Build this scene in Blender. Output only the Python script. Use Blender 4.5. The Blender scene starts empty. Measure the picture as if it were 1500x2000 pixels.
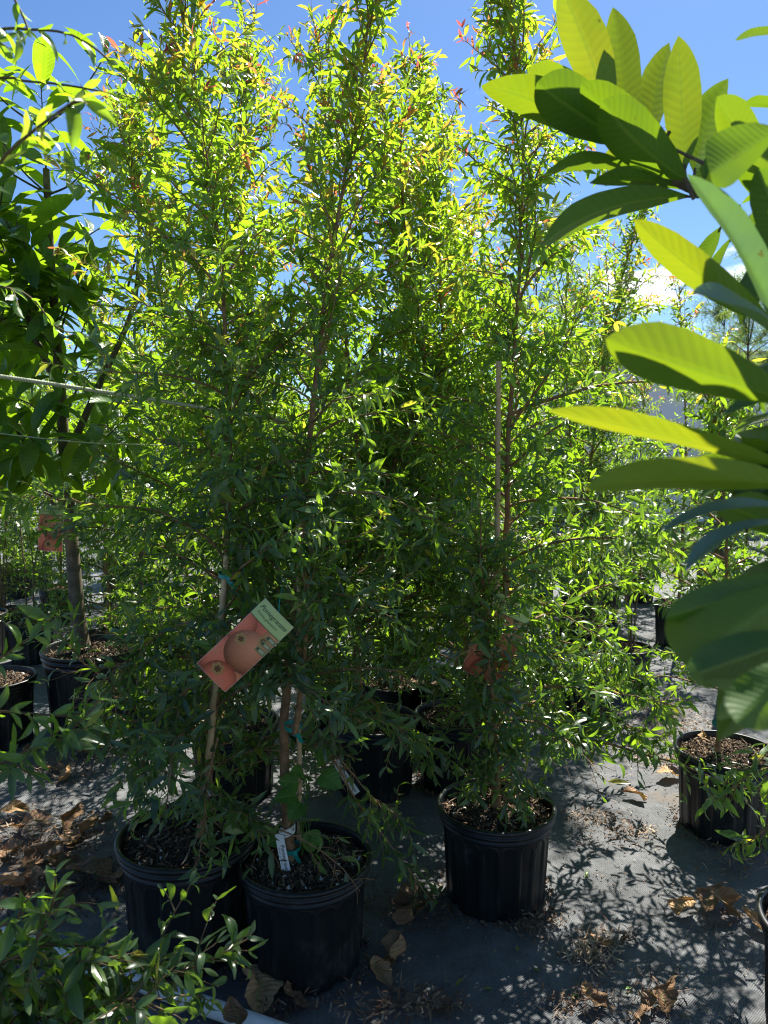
import bpy, math, random
import numpy as np
from mathutils import Vector

# ------------------------------------------------------------------ scene, camera, light
S = bpy.context.scene
C = S.collection
F = 1440.0                      # focal length in pixels of the 1500x2000 photograph
PITCH = math.radians(-5.2)
CAMH = 1.43
cam_d = bpy.data.cameras.new('camera')
cam = bpy.data.objects.new('camera', cam_d); C.objects.link(cam)
cam_d.sensor_fit = 'VERTICAL'; cam_d.sensor_height = 36.0; cam_d.lens = 36.0 * F / 2000
cam_d.clip_start = 0.02; cam_d.clip_end = 3000
cam.location = (0, 0, CAMH); cam.rotation_euler = (math.radians(90) + PITCH, 0, 0)
cam_d.dof.use_dof = True; cam_d.dof.focus_distance = 2.35; cam_d.dof.aperture_fstop = 8.0
S.camera = cam
SUN = Vector((0.105, 0.225, 0.325)).normalized()
elev = math.asin(SUN.z); azim = math.atan2(SUN.x, SUN.y)
sd = bpy.data.lights.new('sun', 'SUN'); so = bpy.data.objects.new('sun', sd); C.objects.link(so)
sd.energy = 5.0; sd.angle = math.radians(0.53); sd.color = (1.0, 0.95, 0.86)
so.rotation_euler = SUN.to_track_quat('Z', 'Y').to_euler(); so.location = (2, 6, 8)
w = bpy.data.worlds.new('World'); S.world = w; w.use_nodes = True
nt = w.node_tree; N = nt.nodes; Lk = nt.links
bg = N['Background']
sky = N.new('ShaderNodeTexSky'); sky.sky_type = 'NISHITA'; sky.sun_disc = False
sky.sun_elevation = elev; sky.sun_rotation = azim; sky.altitude = 0
sky.air_density = 1.0; sky.dust_density = 0.3; sky.ozone_density = 3.0
tc = N.new('ShaderNodeTexCoord'); sep = N.new('ShaderNodeSeparateXYZ'); Lk.new(tc.outputs['Generated'], sep.inputs[0])
mp = N.new('ShaderNodeMapping'); mp.inputs['Scale'].default_value = (1, 1, 2.2); Lk.new(tc.outputs['Generated'], mp.inputs[0])
mp.inputs['Location'].default_value = (3.1, 1.2, 0.4)
cn = N.new('ShaderNodeTexNoise'); cn.inputs['Scale'].default_value = 4.2; cn.inputs['Detail'].default_value = 9; cn.inputs['Roughness'].default_value = 0.55
Lk.new(mp.outputs[0], cn.inputs[0])
def mth(op, a, b=None, c=None, tree=nt):
    n = tree.nodes.new('ShaderNodeMath'); n.operation = op
    for k, v in enumerate((a, b, c)):
        if v is None: continue
        if isinstance(v, (int, float)): n.inputs[k].default_value = v
        else: tree.links.new(v, n.inputs[k])
    return n.outputs[0]
def maprange(v, a, b, c, d, tree=nt):
    n = tree.nodes.new('ShaderNodeMapRange'); n.interpolation_type = 'SMOOTHSTEP'
    tree.links.new(v, n.inputs[0])
    for k, q in enumerate((a, b, c, d)): n.inputs[k + 1].default_value = q
    return n.outputs[0]
band = mth('MULTIPLY', maprange(sep.outputs['Z'], 0.30, 0.13, 0.0, 0.24), maprange(sep.outputs['X'], 0.12, 0.36, 0.0, 1.0))       # cumulus low over the horizon
thr = mth('ADD', mth('MULTIPLY', cn.outputs['Fac'], 0.93), band)
cl = maprange(thr, 0.655, 0.72, 0.0, 1.0)
mixc = N.new('ShaderNodeMixRGB'); mixc.inputs[2].default_value = (12.0, 12.4, 12.9, 1)
tint = N.new('ShaderNodeMixRGB'); tint.blend_type = 'MULTIPLY'; tint.inputs[0].default_value = 1.0
tint.inputs[2].default_value = (0.78, 0.99, 1.24, 1)
Lk.new(sky.outputs[0], tint.inputs[1]); Lk.new(tint.outputs[0], mixc.inputs[1]); Lk.new(cl, mixc.inputs[0])
Lk.new(mixc.outputs[0], bg.inputs[0]); bg.inputs[1].default_value = 0.0425
S.view_settings.view_transform = 'Standard'; S.view_settings.look = 'None'
S.view_settings.gamma = 1; S.view_settings.exposure = 1.56
cy = S.cycles
cy.max_bounces = 8; cy.diffuse_bounces = 4; cy.glossy_bounces = 3; cy.transmission_bounces = 5
cy.caustics_reflective = False; cy.caustics_refractive = False; cy.sample_clamp_indirect = 6.0
cy.use_denoising = True; cy.pixel_filter_type = 'BLACKMAN_HARRIS'; cy.filter_width = 1.15

# ------------------------------------------------------------------ pixel helpers (photograph -> real positions)
FW = np.array([0, math.cos(PITCH), math.sin(PITCH)]); UP = np.array([0, -math.sin(PITCH), math.cos(PITCH)])
CAM = np.array([0, 0, CAMH])
def ray(px, py): return np.array([(px - 750) / F, 0, 0]) - (py - 1000) / F * UP + FW
def at(px, py, Y): d = ray(px, py); return CAM + d * (Y / d[1])
def onz(px, py, h=0.0): d = ray(px, py); return CAM + d * ((h - CAMH) / d[2])
def nrm(a): return a / np.maximum(np.linalg.norm(a, axis=-1, keepdims=True), 1e-9)
def orth(a, d): return nrm(a - d * np.sum(a * d, axis=-1, keepdims=True))

# ------------------------------------------------------------------ geometry collector
class Geo:
    def __init__(s): s.v = []; s.q = []; s.t = []; s.n = 0; s.uv = []; s.a = {'tint': [], 'young': []}
    def add(s, v, quads=None, tris=None, uv=None, tint=0.5, young=0.0):
        v = np.asarray(v, float).reshape(-1, 3); k = len(v)
        s.v.append(v)
        if quads is not None and len(quads): s.q.append(np.asarray(quads, int).reshape(-1, 4) + s.n)
        if tris is not None and len(tris): s.t.append(np.asarray(tris, int).reshape(-1, 3) + s.n)
        s.uv.append(np.zeros((k, 2)) if uv is None else np.asarray(uv, float).reshape(-1, 2))
        for nme, val in (('tint', tint), ('young', young)):
            s.a[nme].append(np.full(k, float(val)) if np.isscalar(val) else np.asarray(val, float).reshape(-1))
        s.n += k
    def mesh(s, name, smooth=True):
        me = bpy.data.meshes.new(name)
        V = np.concatenate(s.v); uv = np.concatenate(s.uv)
        q = np.concatenate(s.q) if s.q else np.zeros((0, 4), int)
        t = np.concatenate(s.t) if s.t else np.zeros((0, 3), int)
        lv = np.concatenate([q.ravel(), t.ravel()]).astype(np.int32)
        ls = np.concatenate([np.arange(len(q)) * 4, len(q) * 4 + np.arange(len(t)) * 3]).astype(np.int32)
        me.vertices.add(len(V)); me.vertices.foreach_set('co', V.astype(np.float32).ravel())
        me.loops.add(len(lv)); me.loops.foreach_set('vertex_index', lv)
        me.polygons.add(len(ls)); me.polygons.foreach_set('loop_start', ls)
        me.update(calc_edges=True)
        me.polygons.foreach_set('use_smooth', np.full(len(ls), smooth))
        ul = me.uv_layers.new(name='UVMap'); ul.data.foreach_set('uv', uv[lv].astype(np.float32).ravel())
        for nme in s.a:
            at_ = me.attributes.new(nme, 'FLOAT', 'POINT'); at_.data.foreach_set('value', np.concatenate(s.a[nme]).astype(np.float32))
        me.update()
        return me
    def build(s, name, mat, parent=None, smooth=True, loc=None):
        if loc is not None:
            s.v = [v - np.asarray(loc) for v in s.v]
        me = s.mesh(name, smooth); me.materials.append(mat)
        o = bpy.data.objects.new(name, me); C.objects.link(o)
        if parent is not None: o.parent = parent
        elif loc is not None: o.location = tuple(loc)
        return o
def empty(name, loc, label, cat, group=None):
    o = bpy.data.objects.new(name, None); C.objects.link(o); o.location = tuple(loc)
    o.empty_display_size = 0.1; tag(o, label, cat, group); return o
def tag(o, label, cat, group=None, kind=None):
    if label: o['label'] = label
    if cat: o['category'] = cat
    if group: o['group'] = group
    if kind: o['kind'] = kind
    return o

def tube(g, P, R, sides=6, tint=0.5, young=0.0, cap=False):
    P = np.asarray(P, float); R = np.broadcast_to(np.asarray(R, float), (len(P),))
    T = nrm(np.gradient(P, axis=0)); ref = np.array([0.31, 0.17, 0.93]) if abs(T[0][2]) < .9 else np.array([0.9, 0.35, 0.1])
    A = orth(np.broadcast_to(ref, T.shape), T); B = np.cross(T, A)
    th = np.linspace(0, 2 * np.pi, sides, endpoint=False)
    ring = P[:, None] + R[:, None, None] * (np.cos(th)[None, :, None] * A[:, None] + np.sin(th)[None, :, None] * B[:, None])
    K = len(P); i = np.arange(K - 1)[:, None] * sides; j = np.arange(sides)[None]; j2 = (j + 1) % sides
    q = np.stack([i + j, i + j2, i + sides + j2, i + sides + j], -1).reshape(-1, 4)
    d = np.concatenate([[0], np.cumsum(np.linalg.norm(np.diff(P, axis=0), axis=1))])
    uv = np.stack(np.broadcast_arrays(th[None] / 6.283, d[:, None]), -1)
    tr = []
    if cap:
        for k in range(1, sides - 1):
            tr += [[0, k + 1, k], [(K - 1) * sides, (K - 1) * sides + k, (K - 1) * sides + k + 1]]
    g.add(ring, q, tr, uv, tint, young)
def tubes(g, P, r0, r1, sides=3, tint=0.5, young=0.0):
    """many thin tubes at once: P (T,K,3)"""
    Tn, K, _ = P.shape
    T = nrm(np.gradient(P, axis=1)); ref = np.array([0.37, 0.57, 0.13])
    A = orth(np.broadcast_to(ref, T.shape), T); B = np.cross(T, A)
    R = r0[:, None] + (r1 - r0)[:, None] * np.linspace(0, 1, K)[None]
    th = np.linspace(0, 2 * np.pi, sides, endpoint=False)
    ring = P[:, :, None] + R[:, :, None, None] * (np.cos(th)[:, None] * A[:, :, None] + np.sin(th)[:, None] * B[:, :, None])
    b = np.arange(Tn)[:, None, None] * K * sides; i = np.arange(K - 1)[None, :, None] * sides; j = np.arange(sides)[None, None]; j2 = (j + 1) % sides
    q = np.stack([b + i + j, b + i + j2, b + i + sides + j2, b + i + sides + j], -1).reshape(-1, 4)
    tt = np.repeat(np.broadcast_to(np.asarray(tint, float), (Tn,)), K * sides); yy = np.repeat(np.broadcast_to(np.asarray(young, float), (Tn,)), K * sides)
    g.add(ring, q, None, None, tt, yy)

def leaves(g, P, D, Nn, L, W, rows=5, cols=3, curl=0.5, fold=0.25, wave=0.0, prof=None, tint=0.5, young=0.0, bend=0.0, rng=None, ripple=0.0, nl=12):
    """leaf blades: base P, direction D, upper-side normal Nn, length L, width W (all per leaf)"""
    n = len(P)
    if n == 0: return
    D = nrm(D); Nn = orth(Nn, D); Sd = np.cross(D, Nn)
    L = np.broadcast_to(np.asarray(L, float), (n,)); W = np.broadcast_to(np.asarray(W, float), (n,))
    curl = np.broadcast_to(np.asarray(curl, float), (n,)); fold = np.broadcast_to(np.asarray(fold, float), (n,)); bend = np.broadcast_to(np.asarray(bend, float), (n,))
    u = np.linspace(0, 1, rows); v = np.linspace(-1, 1, cols)
    if prof is None: wd = np.sin(np.pi * np.clip(u, 0.02, 0.985) ** 0.9) ** 0.8
    else: wd = np.interp(u, prof[0], prof[1])
    c = np.where(np.abs(curl) < 1e-3, 1e-3, curl)[:, None]
    cx = np.sin(c * u) / c * L[:, None]; cz = -(1 - np.cos(c * u)) / c * L[:, None]
    bs = bend[:, None] * (u ** 2)[None] * L[:, None]
    ctr = P[:, None] + D[:, None] * cx[..., None] + Nn[:, None] * cz[..., None] + Sd[:, None] * bs[..., None]
    tn = D[:, None] * np.cos(c * u)[..., None] - Nn[:, None] * np.sin(c * u)[..., None]
    nn = Nn[:, None] * np.cos(c * u)[..., None] + D[:, None] * np.sin(c * u)[..., None]
    hw = (W[:, None] * 0.5 * wd[None])[..., None] * v[None, None]            # n,rows,cols
    ph = (rng.random(n) * 6.28 if rng is not None else np.zeros(n))[:, None, None]
    wv = np.abs(hw) * fold[:, None, None]
    if wave: wv = wv + wave * W[:, None, None] * np.sin(u[None, :, None] * 7.5 + ph + v[None, None] * 1.6) * np.abs(v)[None, None] * wd[None, :, None]
    if ripple: wv = wv + ripple * W[:, None, None] * np.sin((u[None, :, None] * nl - np.abs(v)[None, None] * 1.6) * 6.28) * np.minimum(np.abs(v) * 3, 1)[None, None] * wd[None, :, None]
    co = ctr[:, :, None] + Sd[:, None, None] * hw[..., None] + nn[:, :, None] * wv[..., None]
    b = np.arange(n)[:, None, None] * rows * cols; i = np.arange(rows - 1)[None, :, None] * cols; j = np.arange(cols - 1)[None, None]
    q = np.stack([b + i + j, b + i + j + 1, b + i + cols + j + 1, b + i + cols + j], -1).reshape(-1, 4)
    uv = np.stack(np.broadcast_arrays(u[None, :, None], (v * 0.5 + 0.5)[None, None], np.zeros((n, 1, 1)))[:2], -1)
    k = rows * cols
    g.add(co, q, None, uv, np.repeat(np.broadcast_to(np.asarray(tint, float), (n,)), k), np.repeat(np.broadcast_to(np.asarray(young, float), (n,)), k))

def polyline(pts, n):
    pts = np.asarray(pts, float); K = len(pts)
    d = np.concatenate([[0], np.cumsum(np.linalg.norm(np.diff(pts, axis=0), axis=1))]); s = np.linspace(0, d[-1], n)
    # Catmull-Rom through the points
    out = []
    for x in s:
        k = min(max(np.searchsorted(d, x) - 1, 0), K - 2); f = (x - d[k]) / max(d[k + 1] - d[k], 1e-9)
        p0, p1, p2, p3 = pts[max(k - 1, 0)], pts[k], pts[k + 1], pts[min(k + 2, K - 1)]
        out.append(0.5 * (2 * p1 + (p2 - p0) * f + (2 * p0 - 5 * p1 + 4 * p2 - p3) * f * f + (3 * p1 - p0 - 3 * p2 + p3) * f ** 3))
    return np.array(out)

# ------------------------------------------------------------------ materials
def new_mat(name):
    m = bpy.data.materials.new(name); m.use_nodes = True; t = m.node_tree
    p = t.nodes['Principled BSDF']; return m, t, p
def ramp(t, fac, stops):
    r = t.nodes.new('ShaderNodeValToRGB'); e = r.color_ramp.elements
    while len(e) < len(stops): e.new(0.5)
    for k, (x, c) in enumerate(stops): e[k].position = x; e[k].color = (*c, 1)
    if fac is not None: t.links.new(fac, r.inputs[0])
    return r.outputs[0]
def attr(t, name):
    n = t.nodes.new('ShaderNodeAttribute'); n.attribute_name = name; return n.outputs['Fac']
def noise(t, scale, detail=4, rough=0.5, coord='Object'):
    n = t.nodes.new('ShaderNodeTexNoise'); n.inputs['Scale'].default_value = scale; n.inputs['Detail'].default_value = detail; n.inputs['Roughness'].default_value = rough
    c = t.nodes.new('ShaderNodeTexCoord'); t.links.new(c.outputs[coord], n.inputs[0]); return n.outputs['Fac']
def mix(t, fac, a, b, mode='MIX'):
    n = t.nodes.new('ShaderNodeMixRGB'); n.blend_type = mode
    for k, v in enumerate((fac, a, b)):
        if isinstance(v, (int, float)): n.inputs[k].default_value = v if k == 0 else (v, v, v, 1)
        elif isinstance(v, tuple): n.inputs[k].default_value = (*v, 1)
        else: t.links.new(v, n.inputs[k])
    return n.outputs[0]
def bump(t, h, dist, strength=1.0):
    b = t.nodes.new('ShaderNodeBump'); b.inputs['Strength'].default_value = strength; b.inputs['Distance'].default_value = dist
    t.links.new(h, b.inputs['Height']); return b.outputs[0]

def leaf_material(name, refl, trans, young_refl=None, young_trans=None, rough=0.36, tf=0.5, spec=0.5, veins=0.0, vein_n=13, under=(1.25, 1.2, 1.1)):
    m, t, p = new_mat(name)
    ti = attr(t, 'tint'); yo = attr(t, 'young')
    cr = ramp(t, ti, refl); ct = ramp(t, ti, trans)
    if young_refl:
        stops_r = ramp(t, yo, young_refl); stops_t = ramp(t, yo, young_trans)
        f = maprange(yo, 0.12, 0.5, 0, 1, t)
        cr = mix(t, f, cr, stops_r); ct = mix(t, f, ct, stops_t)
    uvn = t.nodes.new('ShaderNodeUVMap'); uvn.uv_map = 'UVMap'; sp = t.nodes.new('ShaderNodeSeparateXYZ'); t.links.new(uvn.outputs[0], sp.inputs[0])
    av = mth('ABSOLUTE', mth('SUBTRACT', sp.outputs['Y'], 0.5, tree=t), tree=t)
    mid = maprange(av, 0.012, 0.05, 1, 0, t)
    if veins:
        nz = noise(t, 9, 2); blot_ = noise(t, 12, 5, .6)
        ph = mth('SUBTRACT', mth('MULTIPLY', sp.outputs['X'], float(vein_n), tree=t), mth('MULTIPLY', av, 3.4, tree=t), tree=t)
        ph = mth('ADD', ph, mth('MULTIPLY', nz, 1.5, tree=t), tree=t)
        fr = mth('ABSOLUTE', mth('SUBTRACT', mth('FRACT', ph, tree=t), 0.5, tree=t), tree=t)
        lat = maprange(fr, 0.0, 0.075, 1, 0, t)
        vein = mth('MAXIMUM', mth('MULTIPLY', lat, 0.65, tree=t), mid, tree=t)
        wide = maprange(fr, 0.0, 0.5, 0, 1, t)
        cr = mix(t, mth('MULTIPLY', vein, 0.6, tree=t), cr, (0.22, 0.30, 0.10)); 
        ct = mix(t, mth('MULTIPLY', vein, 0.30, tree=t), ct, (0.06, 0.13, 0.01))
        blot = noise(t, 22, 5, 0.6)
        spt = maprange(noise(t, 70, 3, .6), 0.70, 0.76, 0, 0.8, t)
        cr = mix(t, spt, cr, (0.10, 0.06, 0.02)); ct = mix(t, spt, ct, (0.08, 0.05, 0.01))
        ct = mix(t, mth('MULTIPLY', maprange(blot_, .35, .65, 0, 1, t), 0.30, tree=t), ct, (0.14, 0.26, 0.01))
        cr = mix(t, mth('MULTIPLY', blot, 0.35, tree=t), cr, mix(t, 1.0, cr, (0.6, 0.75, 0.6), 'MULTIPLY'))
        hgt = mth('SUBTRACT', mth('MULTIPLY', wide, 0.6, tree=t), mth('MULTIPLY', vein, 0.6, tree=t), tree=t)
        bn = bump(t, hgt, 0.0022, veins)
    else:
        cr = mix(t, mth('MULTIPLY', mid, 0.5, tree=t), cr, (0.20, 0.30, 0.09))
        bn = None
    geo = t.nodes.new('ShaderNodeNewGeometry')
    cb = mix(t, geo.outputs['Backfacing'], cr, mix(t, 1.0, cr, under, 'MULTIPLY'))
    t.links.new(cb, p.inputs['Base Color'])
    rg = mth('ADD', rough, mth('MULTIPLY', geo.outputs['Backfacing'], 0.22, tree=t), tree=t)
    t.links.new(rg, p.inputs['Roughness']); p.inputs['Specular IOR Level'].default_value = spec
    tr = t.nodes.new('ShaderNodeBsdfTranslucent'); t.links.new(ct, tr.inputs[0])
    if bn is not None: t.links.new(bn, p.inputs['Normal']); t.links.new(bn, tr.inputs['Normal'])
    ms = t.nodes.new('ShaderNodeMixShader'); ms.inputs[0].default_value = tf
    t.links.new(p.outputs[0], ms.inputs[1]); t.links.new(tr.outputs[0], ms.inputs[2])
    t.links.new(ms.outputs[0], t.nodes['Material Output'].inputs[0])
    return m
YR = [(0.15, (0.12, 0.20, 0.03)), (0.5, (0.22, 0.22, 0.04)), (0.72, (0.36, 0.14, 0.05)), (1.0, (0.42, 0.06, 0.06))]
YT = [(0.15, (0.38, 0.66, 0.03)), (0.5, (0.70, 0.66, 0.05)), (0.72, (0.78, 0.33, 0.07)), (1.0, (0.72, 0.12, 0.10))]
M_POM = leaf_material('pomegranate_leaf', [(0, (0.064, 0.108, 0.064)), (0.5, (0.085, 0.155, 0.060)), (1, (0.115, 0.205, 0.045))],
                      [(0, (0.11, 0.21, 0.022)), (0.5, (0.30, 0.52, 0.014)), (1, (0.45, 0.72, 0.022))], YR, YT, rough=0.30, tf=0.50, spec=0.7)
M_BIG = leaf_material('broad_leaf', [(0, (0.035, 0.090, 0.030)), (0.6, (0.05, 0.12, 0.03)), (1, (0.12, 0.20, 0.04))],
                      [(0, (0.08, 0.17, 0.006)), (0.6, (0.165, 0.26, 0.006)), (1, (0.31, 0.33, 0.007))], [(0, (.10, .16, .09)), (1, (0.24, 0.34, 0.25))], [(0, (.10, .2, .03)), (1, (0.07, 0.14, 0.05))], rough=0.27, tf=0.5, veins=0.14, vein_n=15, spec=0.6, under=(1.4, 1.5, 0.55))  # yellowed underside paints in backlight glow; young ramp paints in pale sky sheen
M_MANGO = leaf_material('mango_leaf', [(0, (0.025, 0.070, 0.022)), (0.6, (0.04, 0.10, 0.025)), (1, (0.08, 0.16, 0.03))],
                      [(0, (0.24, 0.46, 0.010)), (0.6, (0.40, 0.64, 0.014)), (1, (0.56, 0.76, 0.02))], rough=0.28, tf=0.48, veins=0.5, vein_n=12)
M_WEED = leaf_material('weed_leaf', [(0, (0.05, 0.16, 0.03)), (1, (0.09, 0.22, 0.04))], [(0, (0.18, 0.42, 0.03)), (1, (0.25, 0.5, 0.04))], rough=0.5, tf=0.45, veins=0.5, vein_n=6)
M_FEATHER = leaf_material('feathery_leaf', [(0, (0.05, 0.11, 0.04)), (1, (0.13, 0.20, 0.06))], [(0, (0.22, 0.40, 0.04)), (1, (0.42, 0.55, 0.06))], rough=0.4, tf=0.42)

def bark_material(name, a, b, c, scale=40):
    m, t, p = new_mat(name)
    n1 = noise(t, scale, 6, 0.65); n2 = noise(t, scale * 4, 3)
    col = ramp(t, n1, [(0.3, a), (0.55, b), (0.75, c)])
    sp = maprange(n2, 0.66, 0.72, 0, 0.5, t)
    col = mix(t, sp, col, (0.42, 0.36, 0.27))
    t.links.new(col, p.inputs['Base Color']); p.inputs['Roughness'].default_value = 0.8
    t.links.new(bump(t, n1, 0.004, 0.7), p.inputs['Normal']); return m
M_BARK = bark_material('pomegranate_bark', (0.13, 0.07, 0.03), (0.27, 0.155, 0.07), (0.34, 0.22, 0.12))
M_TWIG = bark_material('twig_bark', (0.07, 0.045, 0.02), (0.13, 0.085, 0.035), (0.20, 0.13, 0.06))
M_GREY = bark_material('grey_bark', (0.05, 0.04, 0.028), (0.11, 0.09, 0.06), (0.18, 0.155, 0.11), 25)
M_BAMBOO = bark_material('bamboo_cane', (0.42, 0.28, 0.14), (0.60, 0.42, 0.22), (0.68, 0.52, 0.32), 30)

def plastic():
    m, t, p = new_mat('black_nursery_plastic')
    n1 = noise(t, 6, 6, 0.6); n2 = noise(t, 60, 4, 0.6); n3 = noise(t, 420, 2, 0.5)
    dust = mth('MULTIPLY', maprange(n1, 0.45, 0.75, 0, 1, t), maprange(n2, 0.4, 0.7, 0.2, 1, t), tree=t)
    speck = maprange(n3, 0.74, 0.78, 0, 0.7, t)
    col = mix(t, mth('MULTIPLY', dust, 0.75, tree=t), (0.008, 0.0105, 0.011), (0.075, 0.078, 0.072))
    col = mix(t, speck, col, (0.25, 0.24, 0.22))
    t.links.new(col, p.inputs['Base Color'])
    t.links.new(mth('ADD', 0.36, mth('MULTIPLY', dust, 0.35, tree=t), tree=t), p.inputs['Roughness'])
    t.links.new(bump(t, n2, 0.0008, 0.4), p.inputs['Normal']); p.inputs['Specular IOR Level'].default_value = 0.35; return m
M_POT = plastic()
def soil_mat():
    m, t, p = new_mat('potting_mix')
    ti = attr(t, 'tint')
    col = ramp(t, ti, [(0.0, (0.030, 0.019, 0.011)), (0.45, (0.11, 0.070, 0.038)), (0.8, (0.26, 0.17, 0.095)), (0.93, (0.30, 0.22, 0.14)), (0.96, (0.62, 0.60, 0.55))])
    t.links.new(col, p.inputs['Base Color']); p.inputs['Roughness'].default_value = 0.9
    return m
M_SOIL = soil_mat()
def litter_mat():
    m, t, p = new_mat('dry_litter')
    ti = attr(t, 'tint')
    col = ramp(t, ti, [(0.0, (0.06, 0.035, 0.02)), (0.4, (0.16, 0.09, 0.05)), (0.75, (0.33, 0.23, 0.14)), (1.0, (0.50, 0.42, 0.30))])
    tr = t.nodes.new('ShaderNodeBsdfTranslucent'); t.links.new(col, tr.inputs[0])
    t.links.new(col, p.inputs['Base Color']); p.inputs['Roughness'].default_value = 0.75
    ms = t.nodes.new('ShaderNodeMixShader'); ms.inputs[0].default_value = 0.2
    t.links.new(p.outputs[0], ms.inputs[1]); t.links.new(tr.outputs[0], ms.inputs[2]); t.links.new(ms.outputs[0], t.nodes['Material Output'].inputs[0])
    return m
M_LITTER = litter_mat()
M_DEAD = leaf_material('dead_leaf', [(0, (0.17, 0.10, 0.06)), (0.5, (0.32, 0.18, 0.10)), (1, (0.52, 0.31, 0.15))],
                       [(0, (0.10, 0.04, 0.01)), (0.5, (0.25, 0.10, 0.03)), (1, (0.45, 0.22, 0.06))], rough=0.6, tf=0.22, spec=0.3, veins=0.9, vein_n=12, under=(1.2, 1.15, 1.1))
def plain(name, col, rough=0.5, bumpsc=None, var=0.15):
    m, t, p = new_mat(name)
    n = noise(t, 30, 4); c2 = tuple(x * (1 - var) for x in col)
    t.links.new(mix(t, n, col, c2), p.inputs['Base Color']); p.inputs['Roughness'].default_value = rough
    if bumpsc: t.links.new(bump(t, noise(t, bumpsc, 3), 0.002, 0.6), p.inputs['Normal'])
    return m
M_TIE = plain('teal_tape', (0.01, 0.30, 0.24), 0.4)
M_TAG = plain('white_tag_plastic', (0.80, 0.82, 0.80), 0.4, var=0.06)
M_INK = plain('black_ink', (0.02, 0.02, 0.02), 0.6)
M_PIPE = plain('white_pvc', (0.66, 0.67, 0.64), 0.5, var=0.3)
M_CONC = plain('weathered_concrete', (0.36, 0.30, 0.24), 0.9, 20, 0.35)
M_WALL = plain('pale_painted_wall', (0.82, 0.81, 0.78), 0.8, None, 0.06)
M_ROOF = plain('metal_roof', (0.35, 0.36, 0.38), 0.5, None, 0.1)
def rope_mat():
    m, t, p = new_mat('braided_rope')
    uvn = t.nodes.new('ShaderNodeUVMap'); uvn.uv_map = 'UVMap'; sp = t.nodes.new('ShaderNodeSeparateXYZ'); t.links.new(uvn.outputs[0], sp.inputs[0])
    a = mth('SINE', mth('ADD', mth('MULTIPLY', sp.outputs['Y'], 900.0, tree=t), mth('MULTIPLY', sp.outputs['X'], 12.566, tree=t), tree=t), tree=t)
    b = mth('SINE', mth('SUBTRACT', mth('MULTIPLY', sp.outputs['Y'], 900.0, tree=t), mth('MULTIPLY', sp.outputs['X'], 12.566, tree=t), tree=t), tree=t)
    h = mth('MULTIPLY', a, b, tree=t)
    t.links.new(mix(t, maprange(h, -1, 1, 0, 1, t), (0.28, 0.33, 0.16), (0.62, 0.64, 0.42)), p.inputs['Base Color'])
    p.inputs['Roughness'].default_value = 0.7; t.links.new(bump(t, h, 0.001, 0.8), p.inputs['Normal']); return m
M_ROPE = rope_mat()
def ground_mat():
    m, t, p = new_mat('woven_weed_fabric')
    c = t.nodes.new('ShaderNodeTexCoord'); sp = t.nodes.new('ShaderNodeSeparateXYZ'); t.links.new(c.outputs['Object'], sp.inputs[0])
    wob = noise(t, 3, 2)
    xs = mth('ADD', mth('MULTIPLY', sp.outputs['X'], 860.0, tree=t), mth('MULTIPLY', wob, 12.0, tree=t), tree=t)
    ys = mth('ADD', mth('MULTIPLY', sp.outputs['Y'], 860.0, tree=t), mth('MULTIPLY', wob, 9.0, tree=t), tree=t)
    wv = mth('MULTIPLY', mth('SINE', xs, tree=t), mth('SINE', ys, tree=t), tree=t)
    coarse = mth('MULTIPLY', mth('SINE', mth('MULTIPLY', sp.outputs['X'], 330.0, tree=t), tree=t), 0.5, tree=t)
    big = noise(t, 2.2, 7, 0.6); med = noise(t, 14, 6, 0.65); fine = noise(t, 160, 3, 0.6); sk = noise(t, 300, 2, 0.5)
    dust = mth('MULTIPLY', maprange(big, 0.3, 0.7, 0.25, 1, t), maprange(med, 0.35, 0.7, 0.35, 1, t), tree=t)
    base = mix(t, dust, (0.066, 0.071, 0.076), (0.232, 0.240, 0.245))
    base = mix(t, mth('MULTIPLY', maprange(wv, -1, 1, 0, 1, t), 0.50, tree=t), base, (0.035, 0.040, 0.045))
    base = mix(t, mth('MULTIPLY', maprange(coarse, -0.5, 0.5, 0, 1, t), 0.10, tree=t), base, (0.04, 0.045, 0.05))
    base = mix(t, mth('MULTIPLY', maprange(fine, 0.5, 0.8, 0, 1, t), 0.35, tree=t), base, (0.30, 0.28, 0.25))
    base = mix(t, maprange(sk, 0.73, 0.77, 0, 0.8, t), base, (0.10, 0.07, 0.05))
    dirt = mth('MULTIPLY', maprange(noise(t, 1.1, 6, 0.7), 0.56, 0.66, 0, 1, t), maprange(med, 0.4, 0.55, 0.2, 0.8, t), tree=t)
    base = mix(t, dirt, base, (0.13, 0.105, 0.08))
    t.links.new(base, p.inputs['Base Color']); p.inputs['Roughness'].default_value = 0.55; p.inputs['Specular IOR Level'].default_value = 0.35
    hh = mth('ADD', mth('MULTIPLY', wv, 0.15, tree=t), mth('MULTIPLY', big, 2.0, tree=t), tree=t)
    hh = mth('ADD', hh, mth('MULTIPLY', med, 1.0, tree=t), tree=t)
    t.links.new(bump(t, hh, 0.012, 0.8), p.inputs['Normal']); return m
M_GROUND = ground_mat()

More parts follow.
